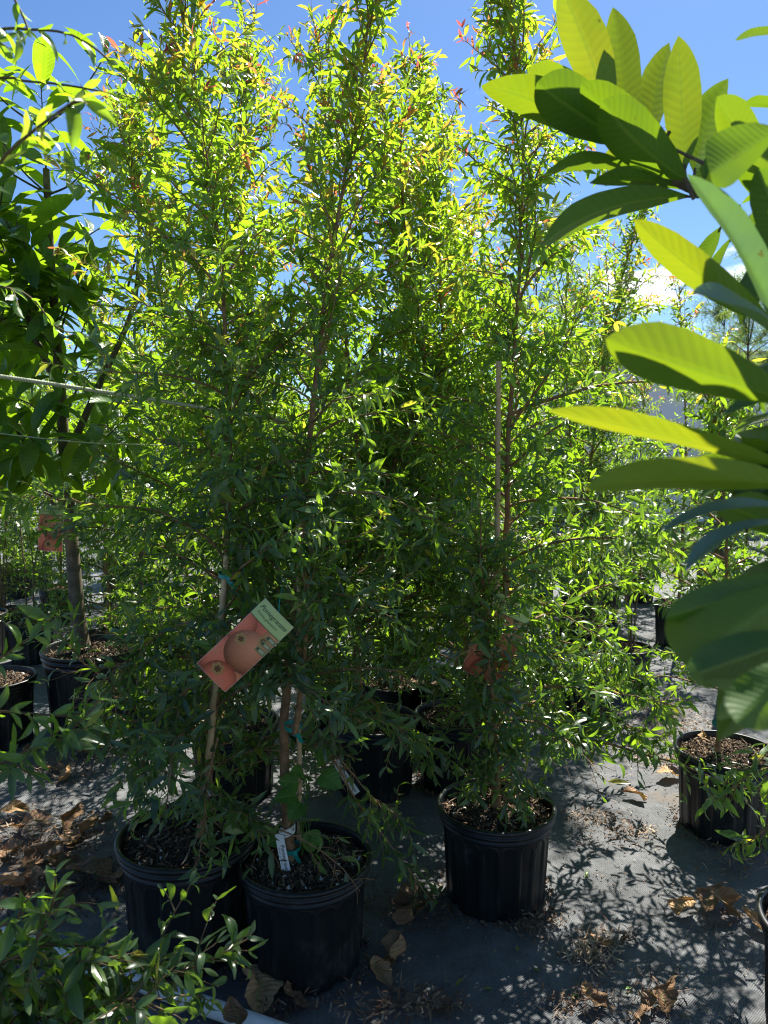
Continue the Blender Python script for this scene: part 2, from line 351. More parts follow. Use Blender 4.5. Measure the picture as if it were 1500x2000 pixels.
# ------------------------------------------------------------------ ground
def make_ground():
    rng = np.random.default_rng(3)
    xs = np.concatenate([np.linspace(-900, -10, 12), np.linspace(-8, -3, 12), np.linspace(-2.9, 2.9, 130), np.linspace(3, 8, 12), np.linspace(10, 900, 12)])
    ys = np.concatenate([np.linspace(-300, -2, 8), np.linspace(-1, 5, 150), np.linspace(5.3, 12, 22), np.linspace(14, 1500, 16)])
    X, Y = np.meshgrid(xs, ys, indexing='ij')
    Z = 0.004 * np.sin(X * 5.1 + np.sin(Y * 3.3)) * np.sin(Y * 4.1 + np.cos(X * 2.7)) + 0.0025 * np.sin(X * 17 + 2 * np.sin(Y * 6)) * np.sin(Y * 1.9 + X) - 0.004
    Z = np.where((np.abs(X) < 3) & (Y > -1) & (Y < 5.2), Z, -0.004)
    n, m_ = X.shape; i = np.arange(n - 1)[:, None] * m_; j = np.arange(m_ - 1)[None]
    g = Geo(); g.add(np.stack([X, Y, Z], -1), np.stack([i + j, i + m_ + j, i + m_ + j + 1, i + j + 1], -1).reshape(-1, 4))
    o = g.build('ground', M_GROUND); tag(o, None, None, kind='structure')
make_ground()

# ------------------------------------------------------------------ pots
def pot_mesh(key, Rt, H, npan=18):
    """profile: rolled lip, rim band, tapering wall with arched panels, drain holes"""
    g = Geo(); A = 216
    Rb = Rt * 0.86
    outer = [(1.0, Rt), (0.995, Rt + .006), (0.98, Rt + .008), (0.962, Rt + .006), (0.955, Rt - .002), (0.93, Rt - .003), (0.925, Rt + .002), (0.905, Rt + .003), (0.895, Rt - .006),
             (0.86, Rt - .008), (0.855, Rt - .004), (0.845, Rt - .004), (0.835, Rt - .011)]
    for k in range(64): f = (k + 1) / 64; outer.append((0.835 * (1 - f), (Rt - .013) + (Rb - Rt + .013) * f))
    z = np.array([a * H for a, b in outer]); r = np.array([b for a, b in outer])
    th = np.linspace(0, 2 * np.pi, A, endpoint=False)
    u = (th * npan / (2 * np.pi)) % 1.0; du = (u - 0.5) * (2 * np.pi * Rt / npan)
    hw = 0.37 * (2 * np.pi * Rt / npan)
    ztop = 0.80 * H - hw
    ZZ, DU = np.meshgrid(z, du, indexing='ij')
    dist = np.where(ZZ > ztop, np.sqrt(DU ** 2 + (ZZ - ztop) ** 2), np.abs(DU))
    ins = np.clip((hw - dist) / 0.004, 0, 1) * (ZZ < 0.83 * H)
    ridge = np.exp(-((dist - hw) / 0.003) ** 2) * (ZZ < 0.83 * H)
    RR = r[:, None] - 0.005 * ins + 0.0028 * ridge
    hole = np.zeros_like(RR)
    for a in range(6):
        ta = a * np.pi / 3 + 0.05; dt = np.abs((th - ta + np.pi) % (2 * np.pi) - np.pi) * Rb
        hole = np.maximum(hole, ((dt[None] < 0.016) & (ZZ < 0.028) & (dt[None] ** 2 + ZZ ** 2 < 0.026 ** 2)) * 1.0)
    RR = RR - hole * 0.014
    out = np.stack([RR * np.cos(th), RR * np.sin(th), np.broadcast_to(z[:, None], RR.shape)], -1)
    inner = [(0.998, Rt - .005), (0.97, Rt - .006), (0.93, Rt - .009), (0.85, Rt - .014), (0.6, Rt - .022)]
    inn = np.stack([np.stack([b * np.cos(th), b * np.sin(th), np.full(A, a * H)], -1) for a, b in inner])
    rows = np.concatenate([inn[::-1], out]); K = len(rows)
    i = np.arange(K - 1)[:, None] * A; j = np.arange(A)[None]; j2 = (j + 1) % A
    g.add(rows, np.stack([i + j, i + A + j, i + A + j2, i + j2], -1).reshape(-1, 4))
    return g.mesh('pot')
def soil_mesh(R, z0, seed, mulch=0.0):
    rng = np.random.default_rng(seed); g = Geo()
    rr = np.linspace(0, R, 26); th = np.linspace(0, 2 * np.pi, 72, endpoint=False)
    Rr, T = np.meshgrid(rr, th, indexing='ij')
    Z = z0 + 0.012 * (1 - (Rr / R) ** 2) + 0.004 * rng.standard_normal(Rr.shape)
    i = np.arange(25)[:, None] * 72; j = np.arange(72)[None]; j2 = (j + 1) % 72
    g.add(np.stack([Rr * np.cos(T), Rr * np.sin(T), Z], -1), np.stack([i + j, i + 72 + j, i + 72 + j2, i + j2], -1).reshape(-1, 4), None, None, rng.random(Rr.size) * 0.5)
    n = 3600
    a = rng.random(n) * 6.283; q = np.sqrt(rng.random(n)) * (R - 0.006)
    P = np.stack([q * np.cos(a), q * np.sin(a), z0 + 0.012 * (1 - (q / R) ** 2) + 0.002 + rng.random(n) * 0.006], -1)
    lowf = .5 + .5 * np.sin(P[:, 0] * 38 + seed) * np.sin(P[:, 1] * 31 + seed * 2)
    chip(g, P, rng, 0.003, 0.009, np.where(rng.random(n) < 0.025, 1.0, rng.random(n) ** 1.6 * (.45 + .5 * lowf)))
    m = 90; a = rng.random(m) * 6.283; q = np.sqrt(rng.random(m)) * (R - 0.015); P = np.stack([q * np.cos(a), q * np.sin(a), z0 + 0.016 + rng.random(m) * .004], -1)
    a = rng.random(m) * 6.28; leaves(g, P, np.stack([np.cos(a), np.sin(a), rng.uniform(-.1, .3, m)], -1), np.array([0, 0, 1.]) + rng.standard_normal((m, 3)) * .5, rng.uniform(.015, .04, m), rng.uniform(.002, .008, m), 5, 3, curl=rng.uniform(-1, 1, m), tint=rng.uniform(.4, .9, m), rng=rng)
    return g.mesh('soil', False)
def chip(g, P, rng, s0, s1, tint):
    """little irregular chips: squashed tetra/box bits"""
    n = len(P); s = (s0 + (s1 - s0) * rng.random(n) ** 2)[:, None, None]
    base = np.array([[-1, -.5, 0], [1, -.4, .1], [.9, .5, 0], [-.8, .45, .15], [-.6, -.3, .5], [.7, -.25, .55], [.6, .35, .45], [-.5, .3, .6]])
    V = base[None] + rng.standard_normal((n, 8, 3)) * 0.18
    A = nrm(rng.standard_normal((n, 3)) + np.array([0, 0, .0])); B = orth(rng.standard_normal((n, 3)), A); D = np.cross(A, B)
    M = np.stack([A, B, D], 1)
    V = (V * s) @ M + P[:, None]
    q = np.array([[0, 1, 2, 3], [4, 7, 6, 5], [0, 4, 5, 1], [1, 5, 6, 2], [2, 6, 7, 3], [3, 7, 4, 0]])
    Q = (np.arange(n)[:, None, None] * 8 + q[None]).reshape(-1, 4)
    g.add(V, Q, None, None, np.repeat(tint, 8))
POTM = {}
def add_pot(root, Rt, H, seed, soil=True):
    k = (round(Rt, 3), round(H, 3))
    if k not in POTM: me = pot_mesh(k, Rt, H); me.materials.append(M_POT); POTM[k] = me
    o = bpy.data.objects.new('pot', POTM[k]); C.objects.link(o); o.parent = root; o.rotation_euler.z = (seed * 1.37) % 6.28
    if soil:
        kk = ('s', k, seed % 3)
        if kk not in POTM: me = soil_mesh(Rt - 0.014, H * 0.895, seed); me.materials.append(M_SOIL); POTM[kk] = me
        s = bpy.data.objects.new('soil', POTM[kk]); C.objects.link(s); s.parent = root; s.rotation_euler.z = seed * 0.9
    return o

# ------------------------------------------------------------------ pomegranate trees
def grow(P, D, Ln, K, sag, rng, wob=0.12):
    """vectorised branch paths: P (T,3) D (T,3) Ln (T) -> (T,K,3)"""
    out = [P]; d = D.copy(); p = P.copy(); sag = np.broadcast_to(np.asarray(sag, float), (len(P),))
    for k in range(K - 1):
        d = nrm(d + rng.standard_normal(d.shape) * wob + np.array([0, 0, -1.0]) * (sag / (K - 1))[:, None])
        p = p + d * (Ln / (K - 1))[:, None]; out.append(p)
    return np.stack(out, 1)
ORG = [np.zeros(3)]          # where the tree being grown stands
# leaves pruned away in front of stems, tags and pot walls, as on the real plants: region, farthest distance, share removed
PRUNE = [(88, 1268, 240, 1400, 3.4, .65), (535, 1400, 592, 1725, 1.97, .93), (648, 1478, 708, 1560, 2.10, .9), (398, 1190, 512, 1345, 1.72, .93), (512, 1165, 560, 1290, 1.72, .6), (1080, 1490, 1335, 1720, 2.75, .85), (530, 1340, 600, 1500, 1.97, .7), (715, 1700, 860, 1960, 2.1, .7), (400, 1335, 440, 1405, 2.0, .9), (422, 1120, 452, 1240, 2.0, .8),
         (958, 700, 986, 1060, 2.27, .8), (986, 540, 1016, 1010, 2.25, .6), (515, 1485, 690, 1690, 1.93, .7), (480, 1690, 715, 1960, 1.85, .85), (240, 1700, 470, 1880, 1.72, .6), (865, 1630, 1075, 1800, 2.3, .85), (545, 1340, 580, 1400, 1.97, .6), (896, 1222, 938, 1326, 2.12, .85), (972, 1232, 1012, 1285, 2.12, .8), (1000, 1195, 1040, 1240, 2.12, .6)]
def pruned(W, rng):
    r = W - CAM; z = r @ FW; px = 750 + F * r[:, 0] / z; py = 1000 - F * (r @ UP) / z
    out = np.zeros(len(W), bool)
    for (a, b, c, d, ym, pr) in PRUNE: out |= (px > a) & (px < c) & (py > b) & (py < d) & (W[:, 1] < ym) & (rng.random(len(W)) < pr)
    return out
def place_leaves(g, paths, Ln, spacing, rng, size=(0.030, 0.062), wl=0.25, young=None, rows=5, cols=3, start=0.12, whorl=2, droop=0.35, vigor=None):
    T, K, _ = paths.shape
    cnt = np.maximum((Ln * (1 - start) / spacing).astype(int), 2)
    idx = np.repeat(np.arange(T), cnt)
    first = np.repeat(np.cumsum(cnt) - cnt, cnt); kk = np.arange(len(idx)) - first
    t = start + (1 - start) * (kk + 0.5 + rng.random(len(idx)) * 0.4) / cnt[idx]; t = np.minimum(t, 0.999)
    f = t * (K - 1); a = f.astype(int); fr = (f - a)[:, None]
    P = paths[idx, a] * (1 - fr) + paths[idx, a + 1] * fr; Tn = nrm(paths[idx, a + 1] - paths[idx, a])
    yv = np.zeros(T) if young is None else young
    for wq in range(whorl):
        n = len(P)
        ref = orth(np.broadcast_to(np.array([0.2, 0.3, 1.0]), Tn.shape), Tn); B = np.cross(Tn, ref)
        az = kk * 1.57 + wq * (2 * np.pi / whorl) + rng.standard_normal(n) * 0.45 + idx * 0.7
        side = ref * np.cos(az)[:, None] + B * np.sin(az)[:, None]
        al = np.radians(rng.uniform(28, 78, n)) * (1 - 0.35 * t)
        D = Tn * np.cos(al)[:, None] + side * np.sin(al)[:, None] + np.array([0, 0, -1.0]) * (rng.random(n) ** 1.5 * droop)[:, None]
        D = nrm(D)
        Nn = nrm(np.array([0, 0, 1.0]) * 0.55 + Tn * 0.55 + rng.standard_normal((n, 3)) * 0.42)
        keep = (rng.random(n) < 0.93) & ~pruned(P + D * 0.03 + ORG[0], rng)
        th_ = 0.28 + 0.46 * np.clip((P[:, 2] + ORG[0][2] - 0.9) / 1.2, 0, 1)  # yellower new growth high up; bluish shade tone painted into low leaves
        yv_old = (rng.random(n) < 0.025) * rng.uniform(.3, .5, n)
        y = np.clip(yv_old + yv[idx] * (0.35 + 0.9 * t ** 1.5) + rng.standard_normal(n) * 0.06, 0, 1)
        s = (size[0] + (size[1] - size[0]) * rng.random(n)) * np.where(rng.random(n) < .25, rng.uniform(.45, .8, n), 1)
        s = s * (1.0 - 0.35 * np.clip((t - 0.75) * 4, 0, 1)) * np.where(y > 0.6, 0.7, 1.0)
        k = keep
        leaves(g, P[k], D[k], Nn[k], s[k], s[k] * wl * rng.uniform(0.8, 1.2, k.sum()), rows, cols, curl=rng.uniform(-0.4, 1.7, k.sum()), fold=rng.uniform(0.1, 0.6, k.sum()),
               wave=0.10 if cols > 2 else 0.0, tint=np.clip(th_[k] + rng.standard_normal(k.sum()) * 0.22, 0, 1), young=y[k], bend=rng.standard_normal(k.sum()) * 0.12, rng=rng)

def pom_crown(gl, gt, path, rng, nlat, lmax, lmin=0.10, s0=0.12, dens=1.0, spacing=0.019, rows=5, cols=3, youth=1.0, size=(0.034, 0.068), topl=0.20, bias=None, low_sag=0.85, skip_front=0.0, power=0.95):
    """laterals along a leader; shape: longest in the lower middle, short at top"""
    K = len(path); zt = path[-1][2]; zb = path[0][2]
    s = s0 + (1 - s0) * (np.arange(nlat) + rng.random(nlat)) / nlat
    f = s * (K - 1); a = np.minimum(f.astype(int), K - 2); fr = (f - a)[:, None]
    P = path[a] * (1 - fr) + path[a + 1] * fr; Tn = nrm(path[a + 1] - path[a])
    az = np.arange(nlat) * 2.4 + rng.standard_normal(nlat) * 0.4
    out = np.stack([np.cos(az), np.sin(az), np.zeros(nlat)], -1)
    env = np.clip((1 - s) / 0.75, 0, 1) ** power
    Ln = (topl + (lmax - topl) * env) * rng.uniform(0.30, 1.25, nlat) * np.clip((1.04 - s) / 0.12, 0.25, 1) * np.where((rng.random(nlat) < .10) & (s > .35), 1.5, 1)
    if bias is not None:
        b = np.asarray(bias); Ln = Ln * (1 + np.clip(out @ b, -0.8, 2.0))
    el = np.radians(18 + 40 * s + rng.standard_normal(nlat) * 10)
    D = nrm(out * np.cos(el)[:, None] + np.array([0, 0, 1.0]) * np.sin(el)[:, None] + Tn * 0.15)
    sag = low_sag * (1 - s) ** 1.3 + 0.1
    lat = grow(P, D, Ln, 9, sag, rng, 0.10)
    tubes(gt, lat, 0.0022 + Ln * 0.006, np.full(nlat, 0.0009), 4)
    young0 = youth * np.clip((lat[:, -1, 2] - 1.15) / 1.3, 0, 1)
    # twigs
    nt_ = np.maximum((Ln / 0.032 * dens * (1.1 - 0.50 * s)).astype(int), 3); idx = np.repeat(np.arange(nlat), nt_)
    first = np.repeat(np.cumsum(nt_) - nt_, nt_); kk = np.arange(len(idx)) - first
    t = 0.10 + 0.88 * (kk + rng.random(len(idx))) / nt_[idx]; t = np.minimum(t, 0.995); ff = t * 8; aa = ff.astype(int); f2 = (ff - aa)[:, None]
    TP = lat[idx, aa] * (1 - f2) + lat[idx, aa + 1] * f2; TT = nrm(lat[idx, aa + 1] - lat[idx, aa])
    ref = orth(np.broadcast_to(np.array([0.1, 0.2, 1.0]), TT.shape), TT); B = np.cross(TT, ref)
    ang = kk * 2.3 + rng.standard_normal(len(idx)) * 0.7; side = ref * np.cos(ang)[:, None] + B * np.sin(ang)[:, None]
    al = np.radians(rng.uniform(25, 65, len(idx)))
    TD = nrm(TT * np.cos(al)[:, None] + side * np.sin(al)[:, None] + np.array([0, 0, 0.12]))
    TL = rng.uniform(0.03, 0.17, len(idx)) * (1.15 - 0.6 * t) * (0.6 + 0.6 * np.clip(Ln[idx] / 0.4, 0, 1))
    tw = grow(TP, TD, TL, 5, 0.25, rng, 0.12)
    tubes(gt, tw, np.full(len(idx), 0.0012), np.full(len(idx), 0.0006), 3, young=0.3)
    tipz = tw[:, -1, 2]
    yt = youth * np.clip((tipz - 1.2) / 1.2, 0, 1) * np.clip(0.12 + rng.random(len(idx)) * 0.42 + 0.62 * (t > 0.72) * (rng.random(len(idx)) < 0.55), 0, 1)
    place_leaves(gl, tw, TL, spacing, rng, size, young=yt, rows=rows, cols=cols)
    place_leaves(gl, lat, Ln, spacing * 1.3, rng, size, young=young0 * (rng.random(nlat) ** 2 * 0.8 + 0.08), rows=rows, cols=cols)
    # leader's own tip
    tip = path[int(K * 0.72):][None]; n_tip = np.array([np.linalg.norm(np.diff(tip[0], axis=0), axis=1).sum()])
    idxs = np.linspace(0, tip.shape[1] - 1, 9).astype(int)
    place_leaves(gl, tip[:, idxs], n_tip, 0.016, rng, size, young=np.array([0.55 * youth]), rows=rows, cols=cols)
    return lat

def tie(root, p, r, seed=0, tail=0.04):
    rng = np.random.default_rng(seed); g = Geo()
    p = np.asarray(p) - np.array(root.location)
    th = np.linspace(0, 2 * np.pi, 14); rad = r + 0.003 + 0.0015 * np.sin(th * 3)
    rows = []
    for dz in (-0.006, 0, 0.006): rows.append(np.stack([p[0] + rad * np.cos(th) * 1.25, p[1] + rad * np.sin(th) * 1.25, p[2] + dz + 0.003 * np.sin(th)], -1))
    V = np.stack(rows); n = len(th); i = np.arange(2)[:, None] * n; j = np.arange(n - 1)[None]
    g.add(V, np.stack([i + j, i + j + 1, i + n + j + 1, i + n + j], -1).reshape(-1, 4))
    for sgn in (-1, 1):
        k = np.linspace(0, 1, 6); px = p[0] + (r + 0.003) * 0.6 + sgn * 0.006 * k + 0.010 * k; py = p[1] - r * 1.2 - 0.004 - 0.006 * np.sin(k * 3); pz = p[2] - tail * k * (1 if sgn > 0 else 0.6) + 0.004
        hw_ = 0.006
        V = np.stack([np.stack([px - hw_, py, pz + .002 * np.sin(k * 5)], -1), np.stack([px + hw_, py - 0.003, pz], -1)]); i = 0
        g.add(V, [[a, a + 1, a + 7, a + 6] for a in range(5)])
    g.build('tie', M_TIE, root)
def cane(root, a, b, r, nodes=5, seed=0):
    g = Geo(); L0 = np.array(root.location); a = np.asarray(a) - L0; b = np.asarray(b) - L0
    t = np.linspace(0, 1, 6 * nodes + 1); P = a + (b - a) * t[:, None]
    R = np.full(len(t), r) * (1 - 0.15 * t)
    R[::6] *= 1.18
    P = P + np.random.default_rng(seed).standard_normal(P.shape) * 0.0006
    tube(g, P, R, 10, cap=True); g.build('stake', M_BAMBOO, root)

def pom_tree(label, base, path_w, seed, nlat=80, lmax=0.55, Rt=0.18, H=0.30, r0=0.013, leaders=(), pot=True, group='pomegranate trees in black nursery pots', name='pomegranate_tree', extra=(), **kw):
    rng = np.random.default_rng(seed)
    root = empty(name, (base[0], base[1], 0), label, 'tree', group)
    L0 = np.array(root.location)
    if pot: add_pot(root, Rt, H, seed)
    path = polyline(np.asarray(path_w), 60) - L0; ORG[0] = L0
    path = path + np.cumsum(rng.standard_normal(path.shape) * 0.0012, axis=0) * np.array([1, 1, 0])
    gl = Geo(); gt = Geo()
    R = r0 * (1 - np.linspace(0, 1, 60) ** 0.9 * 0.88); R[:3] *= (1.35, 1.15, 1.05)
    tube(gt, path, R, 10)
    pom_crown(gl, gt, path, rng, nlat, lmax, **kw)
    for (lp, ln_, lm) in leaders:
        q = polyline(np.asarray(lp), 40) - L0
        tube(gt, q, np.linspace(r0 * 0.6, 0.0018, 40), 7)
        kw2 = dict(kw); kw2['bias'] = None; kw2['s0'] = 0.3 if ln_ != 60 else 0.02
        pom_crown(gl, gt, q, rng, ln_, lm, **kw2)
    for (pts, Y0, Y1, ntw, tl) in extra:
        q = polyline(np.array(pathpx(pts, Y0, Y1)), 40) - L0; tube(gt, q, np.linspace(0.0038, 0.0012, 40), 5)
        Ln = np.linalg.norm(np.diff(q, axis=0), axis=1).sum()
        place_leaves(gl, q[np.linspace(0, 39, 18).astype(int)][None], np.array([Ln]), 0.026, rng, (.036, .068), start=0.1, rows=6)
        k = rng.integers(6, 39, ntw); T = nrm(q[np.minimum(k + 1, 39)] - q[k - 1]); D = nrm(T * .8 + rng.standard_normal((ntw, 3)) * .55)
        LL = rng.uniform(.5, 1.1, ntw) * tl; tw = grow(q[k], D, LL, 6, .6, rng, .1); tubes(gt, tw, np.full(ntw, .0015), np.full(ntw, .0008), 4)
        place_leaves(gl, tw, LL, 0.022, rng, (.036, .070), rows=6)
    gt.build('trunk', M_BARK if r0 > 0.008 else M_TWIG, root)
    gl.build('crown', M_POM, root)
    return root

def pathpx(pts, Y0, Y1):
    n = len(pts); return [at(x, y, Y0 + (Y1 - Y0) * k / (n - 1)) for k, (x, y) in enumerate(pts)]
def potbase(px, py, H): return onz(px, py, H)

# A: left front tree
bA = potbase(366, 1624, 0.33); bB = potbase(595, 1668, 0.30); bC = potbase(969, 1568, 0.30)
print('pots', bA, bB, bC)
tA = pom_tree('tall pomegranate tree in the left front black pot, cane stake tied to it', bA,
     [np.array([bA[0] + .03, bA[1], .28])] + pathpx([(418, 1430), (440, 1150), (447, 870), (430, 520), (400, 340), (372, 170), (345, -20)], bA[1], bA[1] + 0.22), 11, nlat=110, lmax=0.52, Rt=0.19, H=0.33, bias=(-0.08, 0.1, 0), s0=0.05, dens=1.15, power=.9, topl=.16,
     extra=[([(430, 1300), (350, 1360), (290, 1450), (262, 1560)], 1.95, 1.75, 22, .13), ([(425, 1440), (405, 1530), (398, 1610), (388, 1680)], 1.9, 1.72, 16, .08), ([(430, 1330), (330, 1390), (250, 1410), (180, 1430)], 1.98, 1.95, 22, .13), ([(436, 1200), (330, 1230), (240, 1300), (190, 1400)], 2.0, 1.9, 26, .14)])
cane(tA, at(408, 1480, bA[1] - .05), at(443, 1085, bA[1] - .03), 0.0095, 5, 1)
tie(tA, at(441, 1122, bA[1] - .02), 0.014, 3)
# B: middle front tree
tB = pom_tree('tall pomegranate tree in the frontmost black pot, white name tag wrapped round its trunk', bB,
     [at(572, 1688, bB[1])] + pathpx([(560, 1600), (557, 1430), (570, 1260), (588, 1070), (612, 800), (655, 450), (692, 230), (722, -30)], bB[1], bB[1] + 0.2), 23, nlat=84, lmax=0.40, Rt=0.18, H=0.30, r0=0.0155, s0=0.20, bias=(0.15, 0.25, 0),
     extra=[([(575, 1450), (640, 1470), (700, 1570), (770, 1660), (850, 1770)], 2.0, 2.1, 18, .10), ([(575, 1380), (640, 1390), (710, 1395), (790, 1430)], 1.95, 1.9, 26, .11), ([(575, 1420), (660, 1480), (730, 1560), (790, 1600)], 2.05, 2.1, 24, .11), ([(572, 1330), (650, 1330), (740, 1380), (860, 1470)], 2.0, 2.15, 30, .13)],
     leaders=[([at(577, 1430, bB[1] - .03), at(590, 1330, bB[1] - .08), at(598, 1230, bB[1] - .12), at(600, 1120, bB[1] - .14)], 22, 0.13)])
cane(tB, at(585, 1650, bB[1] + .03), at(583, 1020, bB[1] + .05), 0.007, 6, 2)
tie(tB, at(569, 1655, bB[1] - .0), 0.017, 4, 0.035); tie(tB, at(572, 1418, bB[1]), 0.016, 5, 0.04); tie(tB, at(585, 1072, bB[1]), 0.014, 6, 0.03)
# C: right front tree
tC = pom_tree('tall pomegranate tree in the right front black pot, pale cane stake beside its trunk', bC,
     [at(968, 1582, bC[1])] + pathpx([(972, 1490), (982, 1200), (990, 900), (1008, 620), (1022, 300), (1003, 100), (983, -60)], bC[1], bC[1] + 0.12), 37, nlat=108, lmax=0.56, Rt=0.18, H=0.30, r0=0.0135, s0=0.08, power=.75, topl=.17, bias=(0.30, 0.30, 0),
     extra=[([(985, 1230), (1080, 1300), (1180, 1400), (1300, 1440)], 2.35, 2.2, 30, .13), ([(985, 1280), (1060, 1350), (1120, 1420), (1180, 1470)], 2.35, 2.25, 24, .11), ([(985, 1150), (1100, 1200), (1220, 1290), (1290, 1380)], 2.4, 2.4, 26, .12)],
     leaders=[([at(968, 1560, bC[1] - .04), at(972, 1480, bC[1] - .12), at(958, 1330, bC[1] - .20), at(948, 1200, bC[1] - .22), at(938, 1095, bC[1] - .22)], 60, 0.105)])
cane(tC, at(968, 1470, bC[1] - .03), at(974, 706, bC[1] - .02), 0.0085, 6, 3)
tie(tC, at(970, 1058, bC[1] - .02), 0.014, 7, 0.03); tie(tC, at(988, 1420, bC[1] - .02), 0.012, 8, 0.05)
# second row
bD = potbase(895, 1392, 0.30)
tD = pom_tree('pomegranate tree in the black pot just behind the right front tree, slanting white tag', bD,
     [at(905, 1405, bD[1])] + pathpx([(908, 1300), (890, 1050), (870, 700), (850, 420), (835, 250), (820, 130)], bD[1], bD[1] + 0.15), 41, nlat=120, lmax=0.76, dens=1.0, power=.85, topl=.15, Rt=0.18, H=0.30, s0=0.10)
bE = (-0.04, 2.98)
tE = pom_tree('pomegranate tree in a black pot hidden behind the frontmost tree, tan trunk slanting right', bE,
     [np.array([-0.10, 2.95, 0.27])] + [at(700, 1180, 2.9), at(738, 1000, 2.85), at(790, 850, 2.8), at(828, 730, 2.8), at(800, 500, 2.7), at(760, 330, 2.75), at(745, 200, 2.75)], 43, nlat=120, lmax=0.76, dens=1.0, power=.85, topl=.15, r0=0.017, s0=0.14,
     leaders=[([at(720, 1090, 2.85), at(690, 800, 2.65), at(655, 450, 2.7), at(635, 220, 2.72), at(618, 60, 2.72)], 44, 0.34)])
bG = (-0.62, 2.95)
tG = pom_tree('pomegranate tree in a black pot behind the left front tree, orange new growth on top', bG,
     [np.array([-0.62, 2.95, 0.27]), at(440, 1200, 2.95), at(470, 800, 2.98), at(480, 450, 3.0), at(487, 110, 3.0)], 47, nlat=115, lmax=0.70, dens=1.0, power=.85, topl=.17, s0=0.08,
     leaders=[([at(450, 1000, 2.95), at(360, 760, 2.9), at(300, 520, 2.88), at(262, 330, 2.86), at(238, 215, 2.85)], 46, 0.34)])
bK = (1.26, 4.6)
tK = pom_tree('pomegranate tree standing right of the tall caned tree, airy tip against the cloud', bK,
     [np.array([1.24, 4.6, 0.27]), at(1130, 1150, 4.6), at(1155, 900, 4.6), at(1190, 650, 4.6), at(1235, 480, 4.6), at(1272, 395, 4.6)], 53, nlat=100, lmax=0.72, s0=0.08,
     leaders=[([at(1135, 1100, 4.6), at(1110, 800, 4.5), at(1105, 600, 4.5), at(1120, 470, 4.5)], 40, 0.45)])
bH = potbase(1420, 1462, 0.30)
tH = pom_tree('small sparse pomegranate tree in the sunlit black pot at the right edge', bH,
     [at(1402, 1468, bH[1])] + pathpx([(1408, 1380), (1415, 1200), (1412, 1000), (1392, 820), (1380, 745)], bH[1], bH[1] + 0.05), 59, nlat=52, lmax=0.42, r0=0.010, s0=0.16, dens=0.8, bias=(-0.15, -0.1, 0))
tie(tH, at(1402, 1412, bH[1]), 0.012, 9, 0.02)
tL = pom_tree('thin pomegranate tree with a single tall spire against the cloud on the right', (2.12, 5.2),
     [np.array([2.10, 5.2, 0.27]), at(1330, 1100, 5.2), at(1340, 850, 5.2), at(1336, 700, 5.2), at(1332, 560, 5.2)], 61, nlat=46, lmax=0.40, s0=0.15, dens=0.8)
# background rows: simpler blades, copies share mesh data
def copy_tree(src, loc, rz, label, sc=1.0):
    r = src.copy(); C.objects.link(r); r.location = loc; r.rotation_euler = (0, 0, rz); r.scale = (sc,) * 3; r['label'] = label
    for ch in list(src.children):
        c = ch.copy(); C.objects.link(c); c.parent = r
    return r
bg1 = pom_tree('bushy pomegranate tree in the back row behind the slanting trunk', (0.35, 3.5), [np.array([0.35, 3.5, .27]), np.array([0.37, 3.5, 1.0]), np.array([0.33, 3.52, 1.8]), np.array([0.35, 3.5, 2.45])], 71, nlat=74, lmax=0.60, rows=4, s0=0.05, group='back row pomegranate trees')
BGL = [((-0.25, 3.75), 1.1, 'bushy pomegranate tree in the back row between the two left front trees', 1.0),
       ((-1.05, 3.9), 2.3, 'bushy pomegranate tree in the back row left of the orange tipped tree', 0.93),
       ((0.62, 5.4), 3.5, 'bushy pomegranate tree far behind the right front pot', 0.95),
       ((0.1, 5.0), 4.4, 'bushy pomegranate tree in the far row hidden behind the middle trees', 0.95),
       ((-0.9, 5.4), 5.3, 'bushy pomegranate tree in the far row behind the rope', 0.95),
       ((-3.0, 5.4), 0.6, 'bushy pomegranate tree at the far left behind the big potted tree', 0.95),
       ((-2.1, 6.4), 2.0, 'sunlit bushy pomegranate tree far behind the grey trunk', 0.9),
       ((2.55, 5.6), 1.7, 'bushy pomegranate tree before the pale building at the right', 0.70),
       ((1.75, 6.8), 4.1, 'small bushy pomegranate tree beside the concrete bed', 0.62),
       ((1.75, 5.9), 5.1, 'bushy pomegranate tree in the far row left of the concrete slab', 0.92), ((2.35, 6.7), 0.2, 'bushy pomegranate tree in front of the middle of the building wall', 0.8), ((1.3, 7.2), 3.3, 'bushy pomegranate tree in the deepest row right of centre', 1.0), ((2.9, 4.9), 2.2, 'low bushy pomegranate tree behind the right edge pot', 0.6),
       ((-2.62, 5.9), 5.9, 'bushy pomegranate tree behind the saplings at the left', 0.95), ((-3.5, 6.9), 2.6, 'bushy pomegranate tree far behind at the left frame edge', 1.0), ((-2.95, 9.2), 3.9, 'bushy pomegranate tree on the far side of the left sun patch', 1.0), ((-1.5, 8.8), 0.9, 'bushy pomegranate tree on the far side straight behind the orange tipped tree', 1.0),
       ((-1.7, 4.5), 3.1, 'bushy pomegranate tree in the back row left of the orange photo card', 0.9),
       ((-3.6, 7.5), 4.7, 'bushy pomegranate tree in the deepest row at the left', 1.05), ((-1.2, 7.4), 0.3, 'bushy pomegranate tree in the deepest row left of centre', 1.0),
       ((0.5, 7.6), 2.8, 'bushy pomegranate tree in the deepest row in the centre', 1.0), ((-2.4, 8.6), 1.2, 'bushy pomegranate tree deepest behind the left sun patch', 1.1),
       ((3.6, 7.6), 5.0, 'bushy pomegranate tree at the far right beside the building', 0.75)]
for (x, y), rz, lb, sc in BGL: copy_tree(bg1, (x, y, 0), rz, lb, sc)

